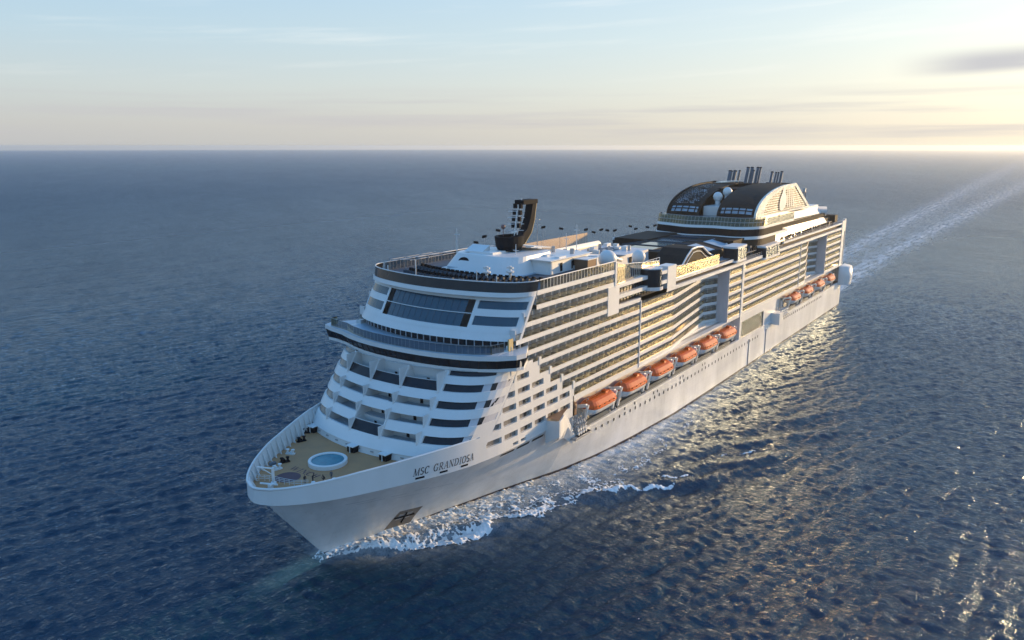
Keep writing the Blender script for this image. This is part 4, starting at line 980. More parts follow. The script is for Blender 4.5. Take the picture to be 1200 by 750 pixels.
# mast house
def rounded(s0, s1, t0, t1, r, n=6):
    P = []
    for cx, cy, a0 in ((s1 - r, t1 - r, 0), (s0 + r, t1 - r, 90), (s0 + r, t0 + r, 180), (s1 - r, t0 + r, 270)):
        for k in range(n + 1): a = R(a0 + 90 * k / n); P.append((cx + r * math.cos(a), cy + r * math.sin(a)))
    return P
def house(name, P0, P1, z0, z1, m, cx=None):
    g = MB(); g.grid([[(a, b, z0) for a, b in P0], [(a, b, z1) for a, b in P1]], closed=True); g.face(*[(a, b, z1) for a, b in P1]); return part(g, name, m)
h1 = house('mast_house', rounded(47.5, 68, -12.5, 9.5, 5), rounded(50.5, 68, -10.5, 8.0, 4.5), 46.9, 50.8, M_white)
g = MB(); g.prism(rounded(46.8, 68.5, -13, 10, 5), 46.9, 47.15); part(g, 'house_plinth', M_skyl, h1)
g = MB(); g.face(*[(49.55 - .2 + .62 * math.sin(q) * .75 * .8, -5.6 + 1.55 * math.cos(q), 49.2 + .95 * math.sin(q)) for q in [2 * math.pi * k / 16 for k in range(16)]]); part(g, 'oval_opening', M_black, h1)
g = MB(); g.box(48.2, 48.7, -9.5, -6.5, 47.6, 47.9); part(g, 'house_vent', M_skyl, h1)
h2 = house('deck_house', rounded(56, 74, 3, 13.5, 1.2), rounded(56.4, 74, 3, 13.2, 1.2), 46.9, 49.9, M_white)
for s, t, w_, hz in ((55.97, 6.2, .7, 1.6), (60.5, 13.52, .9, 1.9), (65.5, 13.52, .9, 1.9)):
    g = MB(); g.box(s - (.03 if t < 13 else -w_ * .0), s + (.03 if t < 13 else w_), t - (w_ if t < 13 else .05), t + (.0 if t < 13 else .02), 47.2, 47.2 + hz); part(g, 'house_door', M_black, h2)
g = MB(); g.box(55.8, 74.3, 2.8, 13.9, 49.9, 50.1); part(g, 'house_roof', M_white, h2)
h3 = house('deck_house', rounded(72, 84, -11, 12, 1.5), rounded(72.5, 84, -11, 11.6, 1.5), 43.2, 47.9, M_white)
g = MB(); g.box(66.5, 70.5, 13.0, 17.2, 46.9, 49.3); part(g, 'brown_kiosk', M_wood)
g = MB(); g.box(71.4, 72.2, 14.5, 16.4, 46.9, 49.6); g.box(66.2, 71, 12.8, 17.4, 49.3, 49.5); part(g, 'kiosk_screen', M_white)
g = MB(); g.obox((67, -.5, 51.4), (4.2, 0, -.5), (0, 5.2, 0), (0, 0, .12)); g.obox((57, -3, 51.0), (4.5, 0, 0), (0, 3.4, 0), (0, 0, .25)); part(g, 'sloping_roof', M_white)
g = MB(); g.sprism([(52.5, 51.0), (56, 52.4), (56, 51.0)], -8, -3); part(g, 'mast_house_hood', M_white)
# mast: black tub, swept fin and top bar, ladder leg
g = MB()
tub = [[(60.5 + r1 * math.cos(q), -.6 + r2 * math.sin(q), z) for q in [2 * math.pi * k / 18 for k in range(18)]] for r1, r2, z in ((3.2, 2.4, 51.0), (3.9, 2.9, 52.2), (4.3, 3.1, 54.4), (3.6, 2.5, 54.4), (3.4, 2.3, 53.6))]
g.grid(tub, closed=True); g.face(*tub[-1]); mast = part(g, 'mast', M_black, smooth=False)
g = MB(); fin = [(61.5, 51.3), (64.5, 52.2), (67.3, 54.6), (68.6, 57.5), (69.6, 62.4), (68.2, 62.5), (67.0, 58.0), (65.6, 55.6), (63.4, 54.3), (61.5, 54.0)]
n_ = len(fin) // 2
for k in range(n_ - 1): g.sprism([fin[k], fin[k + 1], fin[-2 - k], fin[-1 - k]], -1.0, 1.0)
g.box(63.6, 69.6, -1.3, 1.3, 61.5, 62.5); part(g, 'mast_fin', M_black, mast)
for k in range(4):
    for q in (-1.2, .4): g = MB(); g.box(63.2 - .28 * k - .35, 63.2 - .28 * k + .35, q, q + .7, 60.6 - 1.5 * k, 61.7 - 1.5 * k); part(g, 'mast_segment', M_black, mast)
g = MB(); g.tube([(62.8, 0, 54.4), (64.6, 0, 62.9)], .16, 6); g.tube([(61.0, .4, 54.4), (62.6, 0, 60)], .1, 5); [g.tube([(60.6 + .2 * k, -1.6, 55.5 + 1.5 * k), (63.4 + .2 * k, 1.4, 55.5 + 1.5 * k)], .08, 5) for k in range(4)]
g.box(62, 66, -1.8, -.8, 54.8, 55.0); part(g, 'mast_spars', M_white, mast)
g = MB(); [g.sprism([(fin[k][0], fin[k][1]), (fin[k + 1][0], fin[k + 1][1]), (fin[k + 1][0] + .16, fin[k + 1][1]), (fin[k][0] + .16, fin[k][1] - .1)], -1.05, 1.05) for k in (1, 2, 3)]; part(g, 'mast_gold_edge', mat('gold_edge', (.35, .25, .08), .4), mast)
g = MB(); g.ball((58.8, -1.2, 56.6), .55, 10, 8); g.tube([(58.8, -1.2, 54.4), (58.8, -1.2, 56.6)], .08, 5); part(g, 'mast_float', mat('dull_red', (.25, .12, .1), .5), mast)
for (s, t, z0, z1, dark) in ((50, -8, 50.8, 56.5, 0), (76, -3, 48, 57.0, 1), (82, 5, 47.9, 55.6, 0), (81.6, 2.2, 48, 53.2, 0), (55.8, 4.5, 50.8, 53.2, 0)):
    g = MB(); g.tube([(s, t, z0), (s, t, z1)], .13, 6, r1=.07); g.tube([(s, t - .8, z1 - 1.4), (s, t + .8, z1 - 1.4)], .07, 5); 
    if dark: g.box(s - .2, s + .2, t - .7, t + .7, z1 - .2, z1)
    part(g, 'aerial_mast', M_white if not dark else M_steel)
# satellite domes
def dome(s, t, z, r, ped, pr=.55):
    g = MB(); g.ball((s, t, z), r, 24, 16, 1.02); o = part(g, 'satellite_dome', M_white, smooth=True)
    g = MB(); lathe(g, (s, t), [(r * pr, z - r * .85), (r * pr, ped)], 14); part(g, 'dome_pedestal', M_white, o, smooth=True)
dome(76.0, 17.2, 48.4, 2.25, 43.1)
dome(96.5, 15.4, 46.6, 1.75, 41)
dome(74.5, -14, 47.8, 1.2, 43)
# screens and decks between the forward block and the pool roof
sp = [(72.2, 21.3), (78, 21.0), (84, 20.4), (90, 19.6), (101, 19.2)]
g = MB(); g.grid([[(a, b, 43.1) for a, b in sp], [(a, b, zz) for (a, b), zz in zip(sp, (48.4, 47.4, 46.9, 46.2, 45.4))]]); so = part(g, 'tall_glass_screen', M_screen)
g = MB(); g.tube([(a, b, zz) for (a, b), zz in zip(sp, (48.4, 47.4, 46.9, 46.2, 45.4))], .1, 5); part(g, 'screen_cap_rail', M_white, so)
for s in np.arange(73.5, 101, 1.35):
    t = float(np.interp(s, [p[0] for p in sp], [p[1] for p in sp])); z = float(np.interp(s, [p[0] for p in sp], (48.4, 47.4, 46.9, 46.2, 45.4))); g = MB(); g.tube([(s, t, 43.1), (s, t, z)], .05, 4); part(g, 'screen_post', M_white, so)
g = MB(); g.grid([[(s, 21.2, z) for s in (107, 140)] for z in (39.9, 43.0)]); so = part(g, 'tall_glass_screen', M_screen)
g = MB(); g.tube([(103, 21.0, 43.4), (107, 21.2, 43.3), (128, 21.2, 42.2), (140, 21.2, 41.4)], .09, 5); [g.tube([(s, 21.2, 39.9), (s, 21.2, float(np.interp(s, (107, 140), (43.3, 41.4))))], .05, 4) for s in np.arange(108, 140, 1.5)]; part(g, 'screen_frame', M_white, so)
g = MB(); g.box(72.5, 101.5, -20.4, 19.4, 42.9, 43.05); part(g, 'pool_side_deck', M_deck)
g = MB(); g.box(101.5, 178, -20.4, 20.2, 39.9, 40.05); part(g, 'pool_side_deck', M_deck)
h = house('white_pavilion', rounded(92, 124, -10, 6, 1.5), rounded(92, 124, -10, 5.6, 1.5), 40, 45.0, M_lav)
g = MB(); [g.box(s, s + 1.4, 5.95, 6.05, 41.8, 44.2) for s in (97, 99, 110, 113, 116)]; part(g, 'pavilion_windows', M_black, h)
g = MB(); g.tube([(96, -12, 45.2), (124, -12, 45.2)], 1.1, 12); g.tube([(96, 0, 45.7), (100, 5, 45.4), (104, 6.5, 44)], .5, 8); part(g, 'water_slide_tube', M_white, h, smooth=True)
g = MB(); g.box(86, 91, 4, 15, 43.0, 44.8); g.box(87, 90, -9, 2, 43, 46); part(g, 'deck_locker', M_white)
g = MB(); g.sprism([(84.5, 43), (86, 46.6), (91, 46.8), (91, 43)], 0, 3.6); part(g, 'deck_locker', M_white)
g = MB(); [g.tube([(s, 17.5, 43.05), (s, 17.5, 45.6)], .07, 5) for s in (97, 99, 101, 103, 105)]; g.tube([(97, 17.5, 45.6), (105, 17.5, 45.6)], .07, 5); g.tube([(97, 17.5, 43.9), (105, 17.5, 43.9)], .06, 5); part(g, 'white_rail_frame', M_white)
# dark pool roof with pale panels and arched gable
g = MB(); prof = [(-17, 40), (-16.5, 42.2), (-8, 43.9), (8, 43.9), (15.5, 42.2), (16.5, 40)]
g.grid([[(s, t, z) for t, z in prof] for s in (126, 177)]); g.face(*[(126, t, z) for t, z in prof]); rf = part(g, 'pool_roof', M_brown)
for s in (128, 141.5, 158):
    g = MB(); g.obox((s + 5.5, 11.8, 43.28), (5.2, 0, 0), (0, 3.2, -.72), (0, 0, .05)); part(g, 'roof_skylight', M_skyl, rf)
for s in (128, 140, 152, 164):
    g = MB(); g.obox((s + 4.5, -1, 43.95), (4.0, 0, 0), (0, 4.5, 0), (0, 0, .06)); part(g, 'roof_glazing', M_blueglass, rf)
for s in (129, 139, 149, 159, 169):
    g = MB(); g.tube([(s, t, z + .12) for t, z in prof[1:-1]], .16, 5); part(g, 'roof_rib', M_bluedeck, rf)
g = MB(); ar = [(121, 41.2), (124.5, 43.6), (128, 45.4), (132, 45.6), (136, 45.2), (141, 42.8), (146, 41.2)]
g.tube([(s, 17.2, z) for s, z in ar], .28, 6); g.tube([(s * .72 + 133 * .28, 17.0, 41 + (z - 41) * .72) for s, z in ar], .16, 5); part(g, 'arched_gable_frame', M_white, rf)
g = MB(); g.face(*[(s, 16.9, z) for s, z in ar], (146, 16.9, 40.2), (121, 16.9, 40.2)); g.grid([[(s, 16.9, z) for s, z in ar], [(s, 8, z) for s, z in ar]]); part(g, 'arched_gable', M_brown, rf)
g = MB(); g.ball((141, 14, 44.3), .45, 8, 6); g.ball((164, 14.5, 43.0), .4, 8, 6); part(g, 'roof_lamp', M_white, rf)
g = MB(); g.box(150, 176, -20, -8, 42, 44.3); g.box(166, 177, -20, 16, 42, 44.0); part(g, 'roof_terrace', M_brown)
# starboard floodlights and glass screen
for i, (s, z) in enumerate(((64, 48.4), (73.6, 50.1), (77.3, 51.3), (83.5, 52.4), (106.3, 51.4), (116.4, 50.1), (131.7, 48.5), (136.8, 47.2), (142, 47.6), (146.2, 47), (151.7, 46.5), (163.3, 47), (167.8, 45.7), (177.3, 45.5), (183.9, 45.6), (189.9, 46.8))):
    g = MB(); g.tube([(s, -20.8, 40), (s, -20.8, z)], .035, 4); po = part(g, 'slender_post', M_steel)
    g = MB(); g.obox((s, -20.8, z), (.45, .25, .1 * (-1) ** i), (-.1, .3, 0), (0, .05, .32)); part(g, 'post_lamp', M_black, po)
g = MB(); g.grid([[(s, -21, z) for s in (84, 133)] for z in (40, 47.4)]); part(g, 'starboard_glass_screen', glassmat('frosted_screen', (.74, .78, .82), .0, .5))

# ------------------------------------------------------------------ funnel housing
def FB(w, z, back=0.0):
    a, b = fr(w, 175.5 + back + .35 * (z - 43.5), .009, 12, 11, 19.8); b = b; return (a + (.9 * math.sin(b * .35)), b, z)
def blk(z0, z1, m, name, out=0.0, s1=292, n=40):
    wv = np.linspace(-2, 2, n); g = MB()
    lo = [FB(w, z0, -out) for w in wv]; hi = [FB(w, z1, -out) for w in wv]
    g.grid([[(s1, lo[0][1], z0)] + lo + [(s1 if z0 > 40 else s1, lo[-1][1], z0)], [(s1, hi[0][1], z1)] + hi + [(s1, hi[-1][1], z1)]])
    for L in (lo, hi): g.grid([L, [(s1, p[1], p[2]) for p in L]])
    return part(g, name, m)
blk(40, 43.3, M_brown, 'funnel_deck_base', .0, 200)
blk(43.3, 44.3, M_white, 'funnel_deck_band', .9, 215)
blk(44.3, 46.7, M_black, 'funnel_dark_band', .4, 208)
blk(46.7, 47.6, M_white, 'funnel_deck_band', 1.0, 222)
fg = blk(47.6, 50.0, M_dark, 'funnel_glazing', .1, 222)
for w in np.linspace(-2, 2, 38):
    g = MB(); g.tube([FB(w, 47.6, -.85), FB(w, 50.6, -.85)], .05, 4); part(g, 'glazing_post', M_steel, fg)
for z in (49.0, 50.6):
    g = MB(); g.tube([FB(w, z, -.87) for w in np.linspace(-2, 2, 36)], .06, 4); part(g, 'glazing_rail', M_lav, fg)
g = MB(); g.grid([[FB(w, z, -.8) for w in np.linspace(-2, 2, 36)] for z in (47.6, 50.6)]); part(g, 'glazing_screen', M_screen, fg)
# long white flank stepping down aft, and the cream terrace wall under it
for sd in (1, -1):
    g = MB(); g.grid([[(194, sd * 19.5, 47.0), (225, sd * 18.2, 46.8), (280, sd * 16.0, 45.6)], [(196, sd * 17.6, 49.9), (225, sd * 16.6, 49.4), (280, sd * 14.2, 48.2)], [(196, sd * 10, 50.0), (225, sd * 10, 49.5), (280, sd * 9, 48.3)]]); part(g, 'white_flank', M_white)
    g = MB(); g.grid([[(188, sd * 19.9, 40.0), (230, sd * 19.4, 40.0), (283, sd * 18.4, 40.0)], [(190, sd * 18.6, 44.6), (230, sd * 17.9, 44.2), (283, sd * 16.2, 43.2)], [(190, sd * 12, 45.0), (230, sd * 12, 45.0), (283, sd * 12, 43.6)]]); part(g, 'cream_terrace_wall', M_white)
    g = MB(); g.box(205, 282, sd * 16.8, sd * 17.3, 44.2, 45.6); part(g, 'dark_clerestory', M_black)
    g = MB(); g.tube([(279, sd * 13, 46.4), (281, sd * 17.4, 46.4)], 2.0, 14); part(g, 'flank_end_cylinder', M_white, smooth=True)
g = MB(); g.box(196, 280, -14, 14, 44, 49.2); part(g, 'funnel_inner_block', M_white)
g = MB(); g.box(178, 290, -18, 18, 38, 41.2); part(g, 'funnel_inner_block', M_deck)
# arched shells
def arcp(u):      # u 0..1 from foot of the arch forward up to its crown
    a = R(90 * u); return (228 - 42 * math.cos(a) ** .92, 49.9 + 10.6 * math.sin(a) ** .95)
us_ = np.linspace(0, 1, 26)
def shellf(t0, t1, nt_, holes, name):
    g = MB(); T_ = np.linspace(t0, t1, nt_)
    def bulge(u, t):
        s, z = arcp(u); tm = (t - (t0 + t1) / 2) / (t1 - t0) * 2
        return (s + .0, t * (1 - .06 * u), z - .35 * tm * tm)
    P = [[bulge(u, t) for t in T_] for u in us_]
    g.grid(P, skip=holes); Q = [[(p[0] + .5, p[1], p[2] - .3) for p in r] for r in P]
    g.grid([P[0], Q[0]]); g.grid([[r[0] for r in P], [r[0] for r in Q]]); g.grid([[r[-1] for r in P], [r[-1] for r in Q]])
    return part(g, name, M_brown)
rngf = random.Random(8)
us_ = np.linspace(0, 1, 52)
hs = {(i, j) for i in range(13, 46) for j in range(3, 24) if rngf.random() < (.55 if (i + j) % 2 else .16) and j < 24 - max(0, i - 24) * .45}
lou = lambda i, j, n: 4 <= i <= 9 and i != 7 and 2 < j < n and j % 6 != 0
sh1 = shellf(-17, -4.6, 30, lambda i, j: (i, j) in hs or lou(i, j, 27), 'starboard_funnel_shell')
sh2 = shellf(2.2, 16.2, 34, lambda i, j: lou(i, j, 32), 'port_funnel_shell')
for sh, a, b in ((sh1, -16, -5.5), (sh2, 3.5, 15)):
    g = MB()
    for i in (4, 5.6, 7.2, 8.8): 
        s, z = arcp((i + .5) / 51); g.obox(((s + .6), (a + b) / 2, z - .1), (.35, 0, .35), (0, (b - a) / 2, 0), (.15, 0, -.15))
    part(g, 'pale_louvres', M_skyl, sh)
    g = MB(); g.grid([[(arcp(u)[0] + .75, t, arcp(u)[1] - .5) for t in (a, b)] for u in us_[:46]]); part(g, 'shell_backing', M_lav if sh is sh1 else M_black, sh)  # pale starboard sheet paints the sky light showing through the lattice
# port and starboard cheeks with white surround, louvres and a plain emblem
top = [(s, z) for s, z in [arcp(u) for u in np.linspace(0, 1, 22)]]
for sd, tt in ((1, 16.3), (-1, -17.1)):
    tl = lambda s: tt * (1 - .06 * max(0, min(1, (s - 186) / 42)))
    outer = top + [(233.5, 60.6), (256.5, 49.7)]
    cx_, cz_ = 225, 52.8
    def shr(s, z): 
        return (s * .80 + 222.5 * .20 + 1.5, z * .80 + 53.6 * .20)
    inner = [shr(*p) for p in outer]
    g = MB(); n_ = len(outer)
    g.grid([[(s, tt + sd * .25, z) for s, z in outer], [(s, tt + sd * .25, z) for s, z in inner]], closed=True)
    g.grid([[(s, tt + sd * .25, z) for s, z in outer], [(s, tt - sd * .5, z) for s, z in outer]], closed=True)
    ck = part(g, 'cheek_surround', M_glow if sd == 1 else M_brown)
    g = MB(); g.face(*[(s, tt - sd * .05, z) for s, z in inner]); part(g, 'cheek_backing', mat('bronze_mesh', (.035, .027, .012), .5), ck)
    g = MB()
    zmax = max(p[1] for p in inner); zmin = min(p[1] for p in inner)
    for z in np.arange(zmin + .4, zmax - .2, .86):
        xs = []
        for a, b in zip(inner, inner[1:] + inner[:1]):
            if (a[1] - z) * (b[1] - z) < 0: xs.append(a[0] + (z - a[1]) / (b[1] - a[1]) * (b[0] - a[0]))
        if len(xs) >= 2: g.box(min(xs), max(xs), tt - sd * .04, tt + sd * .05, z - .14, z + .24)
    part(g, 'cheek_louvres', M_glow, ck)
    g = MB(); e = [(210.5, 51.2), (213, 50.6), (216.5, 51.6), (218.6, 53.5), (218.3, 56.0), (216.6, 57.2), (216.0, 59.9), (213.6, 59.6), (212.4, 57.4), (210.4, 55.6), (209.6, 53.2)]
    g.face(*[(s + 3, tt + sd * .3, z) for s, z in e])
    for k in range(4): g.face(*[(s, tt + sd * .3, z) for s, z in ((223 + k * 2.6, 51.6), (224.2 + k * 2.6, 51.6), (222.6 + k * 2.2, 58.6 - k * .3), (221.8 + k * 2.2, 58.6 - k * .3))])
    part(g, 'funnel_emblem', M_white, ck)
    g = MB(); g.grid([[(s, tt, z) for s, z in ((233.5, 60.5), (256.5, 49.6))], [(s, tt - sd * 12, z) for s, z in ((233.5, 60.5), (256.5, 49.6))]]); part(g, 'funnel_back_slope', M_brown)
g = MB(); g.box(206, 234, -12, 12, 50, 59.0); g.box(226, 233.5, -14.5, 14, 59, 60.2); part(g, 'funnel_core', M_black)
g = MB(); g.box(190, 206, -4.4, 2.0, 49.9, 53.2); part(g, 'funnel_centre_block', M_white)
g = MB(); g.obox((222, -7.5, 60.9), (3.5, 2.5, .2), (-.5, 1.2, 0), (0, 0, .2)); part(g, 'polished_cowl', M_glow)
dome(196.5, -1.6, 56.4, 1.75, 53.2, .55); dome(201.5, .2, 58.0, 1.75, 53.2, .55)
# exhaust pipes in three clusters raked aft
def pipes(s, t, L):
    for ds_, dt, r, h_ in L:
        g = MB(); a = (s + ds_, t + dt, 60.0); b = (s + ds_ + 2.6 * h_ / 6, t + dt, 60.0 + h_); g.tube([a, b], r, 12); po = part(g, 'exhaust_pipe', M_pipe, smooth=False)
        g = MB(); g.tube([(b[0] - .1, b[1], b[2] - .25), (b[0] + .02, b[1], b[2] + .05)], r * 1.12, 12); part(g, 'pipe_rim', M_black, po)
pipes(227, -8.2, [(0, -.8, .8, 4.9), (1.4, .6, .7, 4.9), (4.0, 1.6, .45, 5.0)])
pipes(227, -.4, [(0, -1.6, .6, 6.4), (1.4, -.4, .6, 6.4), (0, .9, .4, 5.4), (3.4, 1.3, .55, 6.4), (3.8, 2.3, .4, 6.4)])
pipes(228, 8.6, [(0, -.9, .5, 4.8), (.6, .5, .35, 4.6), (1.8, 1.1, .35, 4.6), (3.4, 1.9, .55, 4.9)])
# ropes course and slide tower behind the funnel
g = MB()
for s, t in ((256, -8), (264, -8), (272, -8), (256, 8), (264, 9), (272, 9), (280, 8)):
    g.tube([(s, t, 48), (s, t, 54.5)], .16, 5)
for z in (51.4, 54.4):
    for t in (-8, 0, 8.5): g.tube([(256, t, z), (280, t, z)], .12, 4)
    for s in (256, 264, 272, 280): g.tube([(s, -8, z), (s, 8.5, z)], .1, 4)
part(g, 'ropes_course_frame', M_bluedeck)
g = MB(); g.obox((279, 4, 52.2), (.9, 0, 0), (0, .9, 0), (.9, 0, 4.6)); part(g, 'slide_tower', mat('teal_panel', (.10, .22, .28), .5))
g = MB(); g.obox((281.5, 7, 51.6), (.5, 0, 0), (0, .5, 0), (.5, 0, 4.6)); part(g, 'slide_tower_post', M_steel)
g = MB(); g.box(284, 300, -16, 16, 38, 42.6); g.box(296, 301, 8, 18, 40, 43.4); part(g, 'aft_deck_house', M_brown)
# glazed pods on the port edge
for sd in (1, -1):
    for s0, s1, z0, z1 in ((152, 162.5, 39.4, 43.2), (181, 199, 37.0, 40.4)):
        g = MB(); P = rounded(s0, s1, min(sd * 17.5, sd * 22.2), max(sd * 17.5, sd * 22.2), 1.2, 3); g.grid([[(a, b, z) for a, b in P] for z in (z0, z1)], closed=True); o = part(g, 'glazed_pod', M_dark)
        g = MB(); g.prism(rounded(s0 - .1, s1 + .1, min(sd * 17.4, sd * 22.3), max(sd * 17.4, sd * 22.3), 1.2, 3), z1, z1 + .6); g.prism(rounded(s0 - .1, s1 + .1, min(sd * 17.4, sd * 22.35), max(sd * 17.4, sd * 22.35), 1.2, 3), z0 - .7, z0); [g.box(a, a + .25, min(sd * 22.1, sd * 22.3), max(sd * 22.1, sd * 22.3), z0, z1) for a in np.arange(s0 + 1.5, s1 - 1, 3.2)]; part(g, 'pod_frame', M_white, o)
# rows of folded loungers and rails along the aft port terrace
random.seed(12)
MF = Many('folded_parasol', M_black)
for k in range(110):
    s = 165 + 1.1 * k + random.uniform(-.3, .3); t = 20.0 - random.uniform(0, 1.4)
    if 150 < s < 163: continue
    MF.add(s, lambda g, s=s, t=t, z=40.6 + .35 * random.random() - (0 if s > 205 else .6), q=.1 * random.uniform(-1, 1): g.obox((s, t, z), (.18, 0, 0), (0, .2, 0), (q, 0, .75)))
MF.finish(ship)
g = MB()
for a, b, z in ((163, 205, 38.0), (205, 300, 40.2)):
    for zz in (.6, 1.15): g.tube([(a, 21.2, z + zz), (b, 21.2, z + zz)], .05, 4)
    for s in np.arange(a, b, 2.2): g.tube([(s, 21.2, z), (s, 21.2, z + 1.15)], .05, 4)
part(g, 'promenade_rail', M_steel)

# clutter of vents, lockers and ducts on the upper decks
rc = random.Random(21); ME = Many('deck_locker', M_white); MV = Many('roof_vent', M_steel); MD2 = Many('deck_hatch', M_bluedeck)
def topz(s, t):
    if 92.5 < s < 123.5 and -9.5 < t < 5: return 45.0
    if 73 < s < 83.5 and -10.5 < t < 11: return 47.9
    if 57 < s < 73.5 and 3.5 < t < 13: return 50.1
    if s < 72: return 46.9
    return 43.05 if s < 101 else 40.05
for k in range(150):
    s = rc.uniform(60, 125); t = rc.uniform(-19, 16)
    if s < 72 and -13 < t < 3: continue
    z = topz(s, t); w_, d_, h_ = rc.uniform(.4, 1.6), rc.uniform(.4, 1.3), rc.uniform(.3, 1.3)
    M_ = (ME, MV, MD2)[rc.choice((0, 0, 1, 1, 2))]
    if M_ is MV: M_.add(s, lambda g, s=s, t=t, z=z, r=.2 + w_ * .25, h_=h_: g.tube([(s, t, z), (s, t, z + h_ + .4)], r, 8))
    elif M_ is MD2: M_.add(s, lambda g, s=s, t=t, z=z, w_=w_, d_=d_: g.box(s - w_ * 1.6, s + w_ * 1.6, t - d_ * 1.3, t + d_ * 1.3, z, z + .12))
    else: M_.add(s, lambda g, s=s, t=t, z=z, w_=w_, d_=d_, h_=h_: g.box(s - w_, s + w_, t - d_ * .7, t + d_ * .7, z, z + h_))
for M_ in (ME, MV, MD2): M_.finish(ship)
g = MB(); g.grid([[(s, t, 47.93) for s in (74, 83)] for t in (-9.5, 2)]); part(g, 'grey_roof_coating', M_deck)
g = MB(); g.grid([[(s, t, 50.84) for s in (54, 66.5)] for t in (-9.0, -4.5)]); part(g, 'grey_roof_coating', M_deck)
g = MB(); g.grid([[(s, t, 45.03) for s in (95, 121)] for t in (-7, -1)]); part(g, 'grey_roof_coating', M_deck)
# ------------------------------------------------------------------ davits and lifeboats
def lifeboat_parts(root, L, Wd, z0, big=True):
    """boat centred on the origin of its thing: hull, canopy, windows, hatch"""
    xs = np.linspace(-L / 2, L / 2, 15)
    def bw_(x): u = abs(x) / (L / 2); return Wd / 2 * (1 - .97 * u ** 7) ** .5
    hz = [(-1.55, .30), (-1.35, .62), (-.8, .88), (-.2, .98), (.15, 1.0)]
    g = MB()
    rows = []
    for z, k in hz: rows.append([(x * (1 if z > -1 else .93), bw_(x) * k + (0.02 if abs(x) == L / 2 else 0), z + .25 * (abs(x) / (L / 2)) ** 3) for x in xs] + [(x * (1 if z > -1 else .93), -bw_(x) * k, z + .25 * (abs(x) / (L / 2)) ** 3) for x in xs[::-1]])
    g.grid(rows, closed=True); g.face(*rows[0]); g.build('hull', M_white, root, True)
    g = MB(); g.tube([(x, bw_(x) + .05, .18 + .25 * (abs(x) / (L / 2)) ** 3) for x in xs] + [(x, -bw_(x) - .05, .18 + .25 * (abs(x) / (L / 2)) ** 3) for x in xs[::-1]] + [(xs[0], 0, .43)], .12, 5); g.build('fender', M_orange, root)
    cz = [(.15, 1.0, 1.0), (1.0, .97, .985), (1.75, .66, .90), (2.05, .40, .84), (2.12, 0.02, .82)]
    rows = []
    for z, k, kl in cz: rows.append([(x * kl, bw_(x) * k, z + (.25 * (abs(x) / (L / 2)) ** 3 if z < .3 else 0)) for x in xs] + [(x * kl, -bw_(x) * k, z + (.25 * (abs(x) / (L / 2)) ** 3 if z < .3 else 0)) for x in xs[::-1]])
    g = MB(); g.grid(rows, closed=True); cn = g.build('canopy', M_orange, root)
    for sd in (1, -1):
        for x in (-L * .27, -L * .09, L * .09, L * .27):
            y = sd * (bw_(x) * .955 + .04); g = MB(); g.obox((x, y, .62), (.36, 0, 0), (0, .03, 0), (0, 0, .2)); g.build('window', M_black, cn)
        for x in (-L * .18, 0, L * .18):
            g = MB(); g.obox((x, sd * bw_(x) * .80, 1.2), (.5, 0, 0), (0, sd * -.25, .22), (0, .03, .04)); g.build('canopy_panel', M_orange, cn)
    g = MB(); g.obox((L * .24, 0, 2.25), (.7, 0, 0), (0, .6, 0), (.1, 0, .28)); g.build('helmsman_turret', M_orange, cn)
    for x in (-L * .40, L * .40):
        g = MB(); g.tube([(x, 0, .6), (x, 0, 2.4)], .09, 6); g.ball((x, 0, 2.4), .2, 8, 6); g.build('lifting_hook', M_steel, root)
labels = ['foremost big orange and white lifeboat, beside the white raft canisters', 'second orange lifeboat counted from the bow of the ship', 'third orange lifeboat counted from the bow of the ship',
          'fourth orange lifeboat from the bow, ahead of the blank pale fin wall', 'fifth orange lifeboat from the bow, below the blank pale fin wall', 'last orange lifeboat of the forward row, next to a small rescue boat',
          'foremost orange lifeboat of the after row, beside the raft canisters', 'second orange lifeboat of the after row', 'third orange lifeboat of the after row', 'aftmost orange lifeboat, nearest the round stern platform']
spots = [65.5, 82.0, 98.5, 115.0, 131.4, 148.0, 223.0, 241.5, 260.0, 278.5]
BT, BZ = 21.4, 15.9
def copy_tree(o, parent=None):
    c = o.copy(); link(c); c.parent = parent
    for ch in list(o.children): copy_tree(ch, c)
    return c
proto = thing('lifeboat', (0, 0, 0), labels[0], 'lifeboat', 'orange lifeboats hanging along the port side')
lifeboat_parts(proto, 12.6, 4.7, 0)
rng2 = random.Random(2)
for i, s in enumerate(spots):
    o = proto if i == 0 else copy_tree(proto)
    if i > 5: o.scale = (0.92, 0.95, .95)
    o.location = (s, -BT, BZ + rng2.uniform(-.06, .06)); o['label'] = labels[i]
    if i == 0: continue
sb_ = thing('rescue_boat', (157.6, 20.8, 15.2), 'small orange rescue boat hanging aft of the forward lifeboat row', 'rescue boat')
def small_boat(root):
    g = MB(); xs = np.linspace(-2.3, 2.3, 11); f = lambda x: 1.0 * (1 - (abs(x) / 2.3) ** 3) ** .5
    rows = [[(x, f(x) * k, z) for x in xs] + [(x, -f(x) * k, z) for x in xs[::-1]] for z, k in ((-.7, .35), (-.3, .85), (.1, 1.0), (.3, .96))]
    g.grid(rows, closed=True); g.face(*rows[0]); g.face(*rows[-1]); h_ = g.build('hull', M_orange, None, True); h_.parent = root
    g = MB(); g.obox((.4, 0, .7), (.5, 0, 0), (0, .45, 0), (0, 0, .45)); h_ = g.build('console', M_white, None); h_.parent = root
    g = MB(); g.tube([(-1.2, -.7, .3), (-1.2, -.7, 1.5), (-1.2, .7, 1.5), (-1.2, .7, .3)], .06, 5); h_ = g.build('roll_bar', M_steel, None); h_.parent = root
small_boat(sb_)
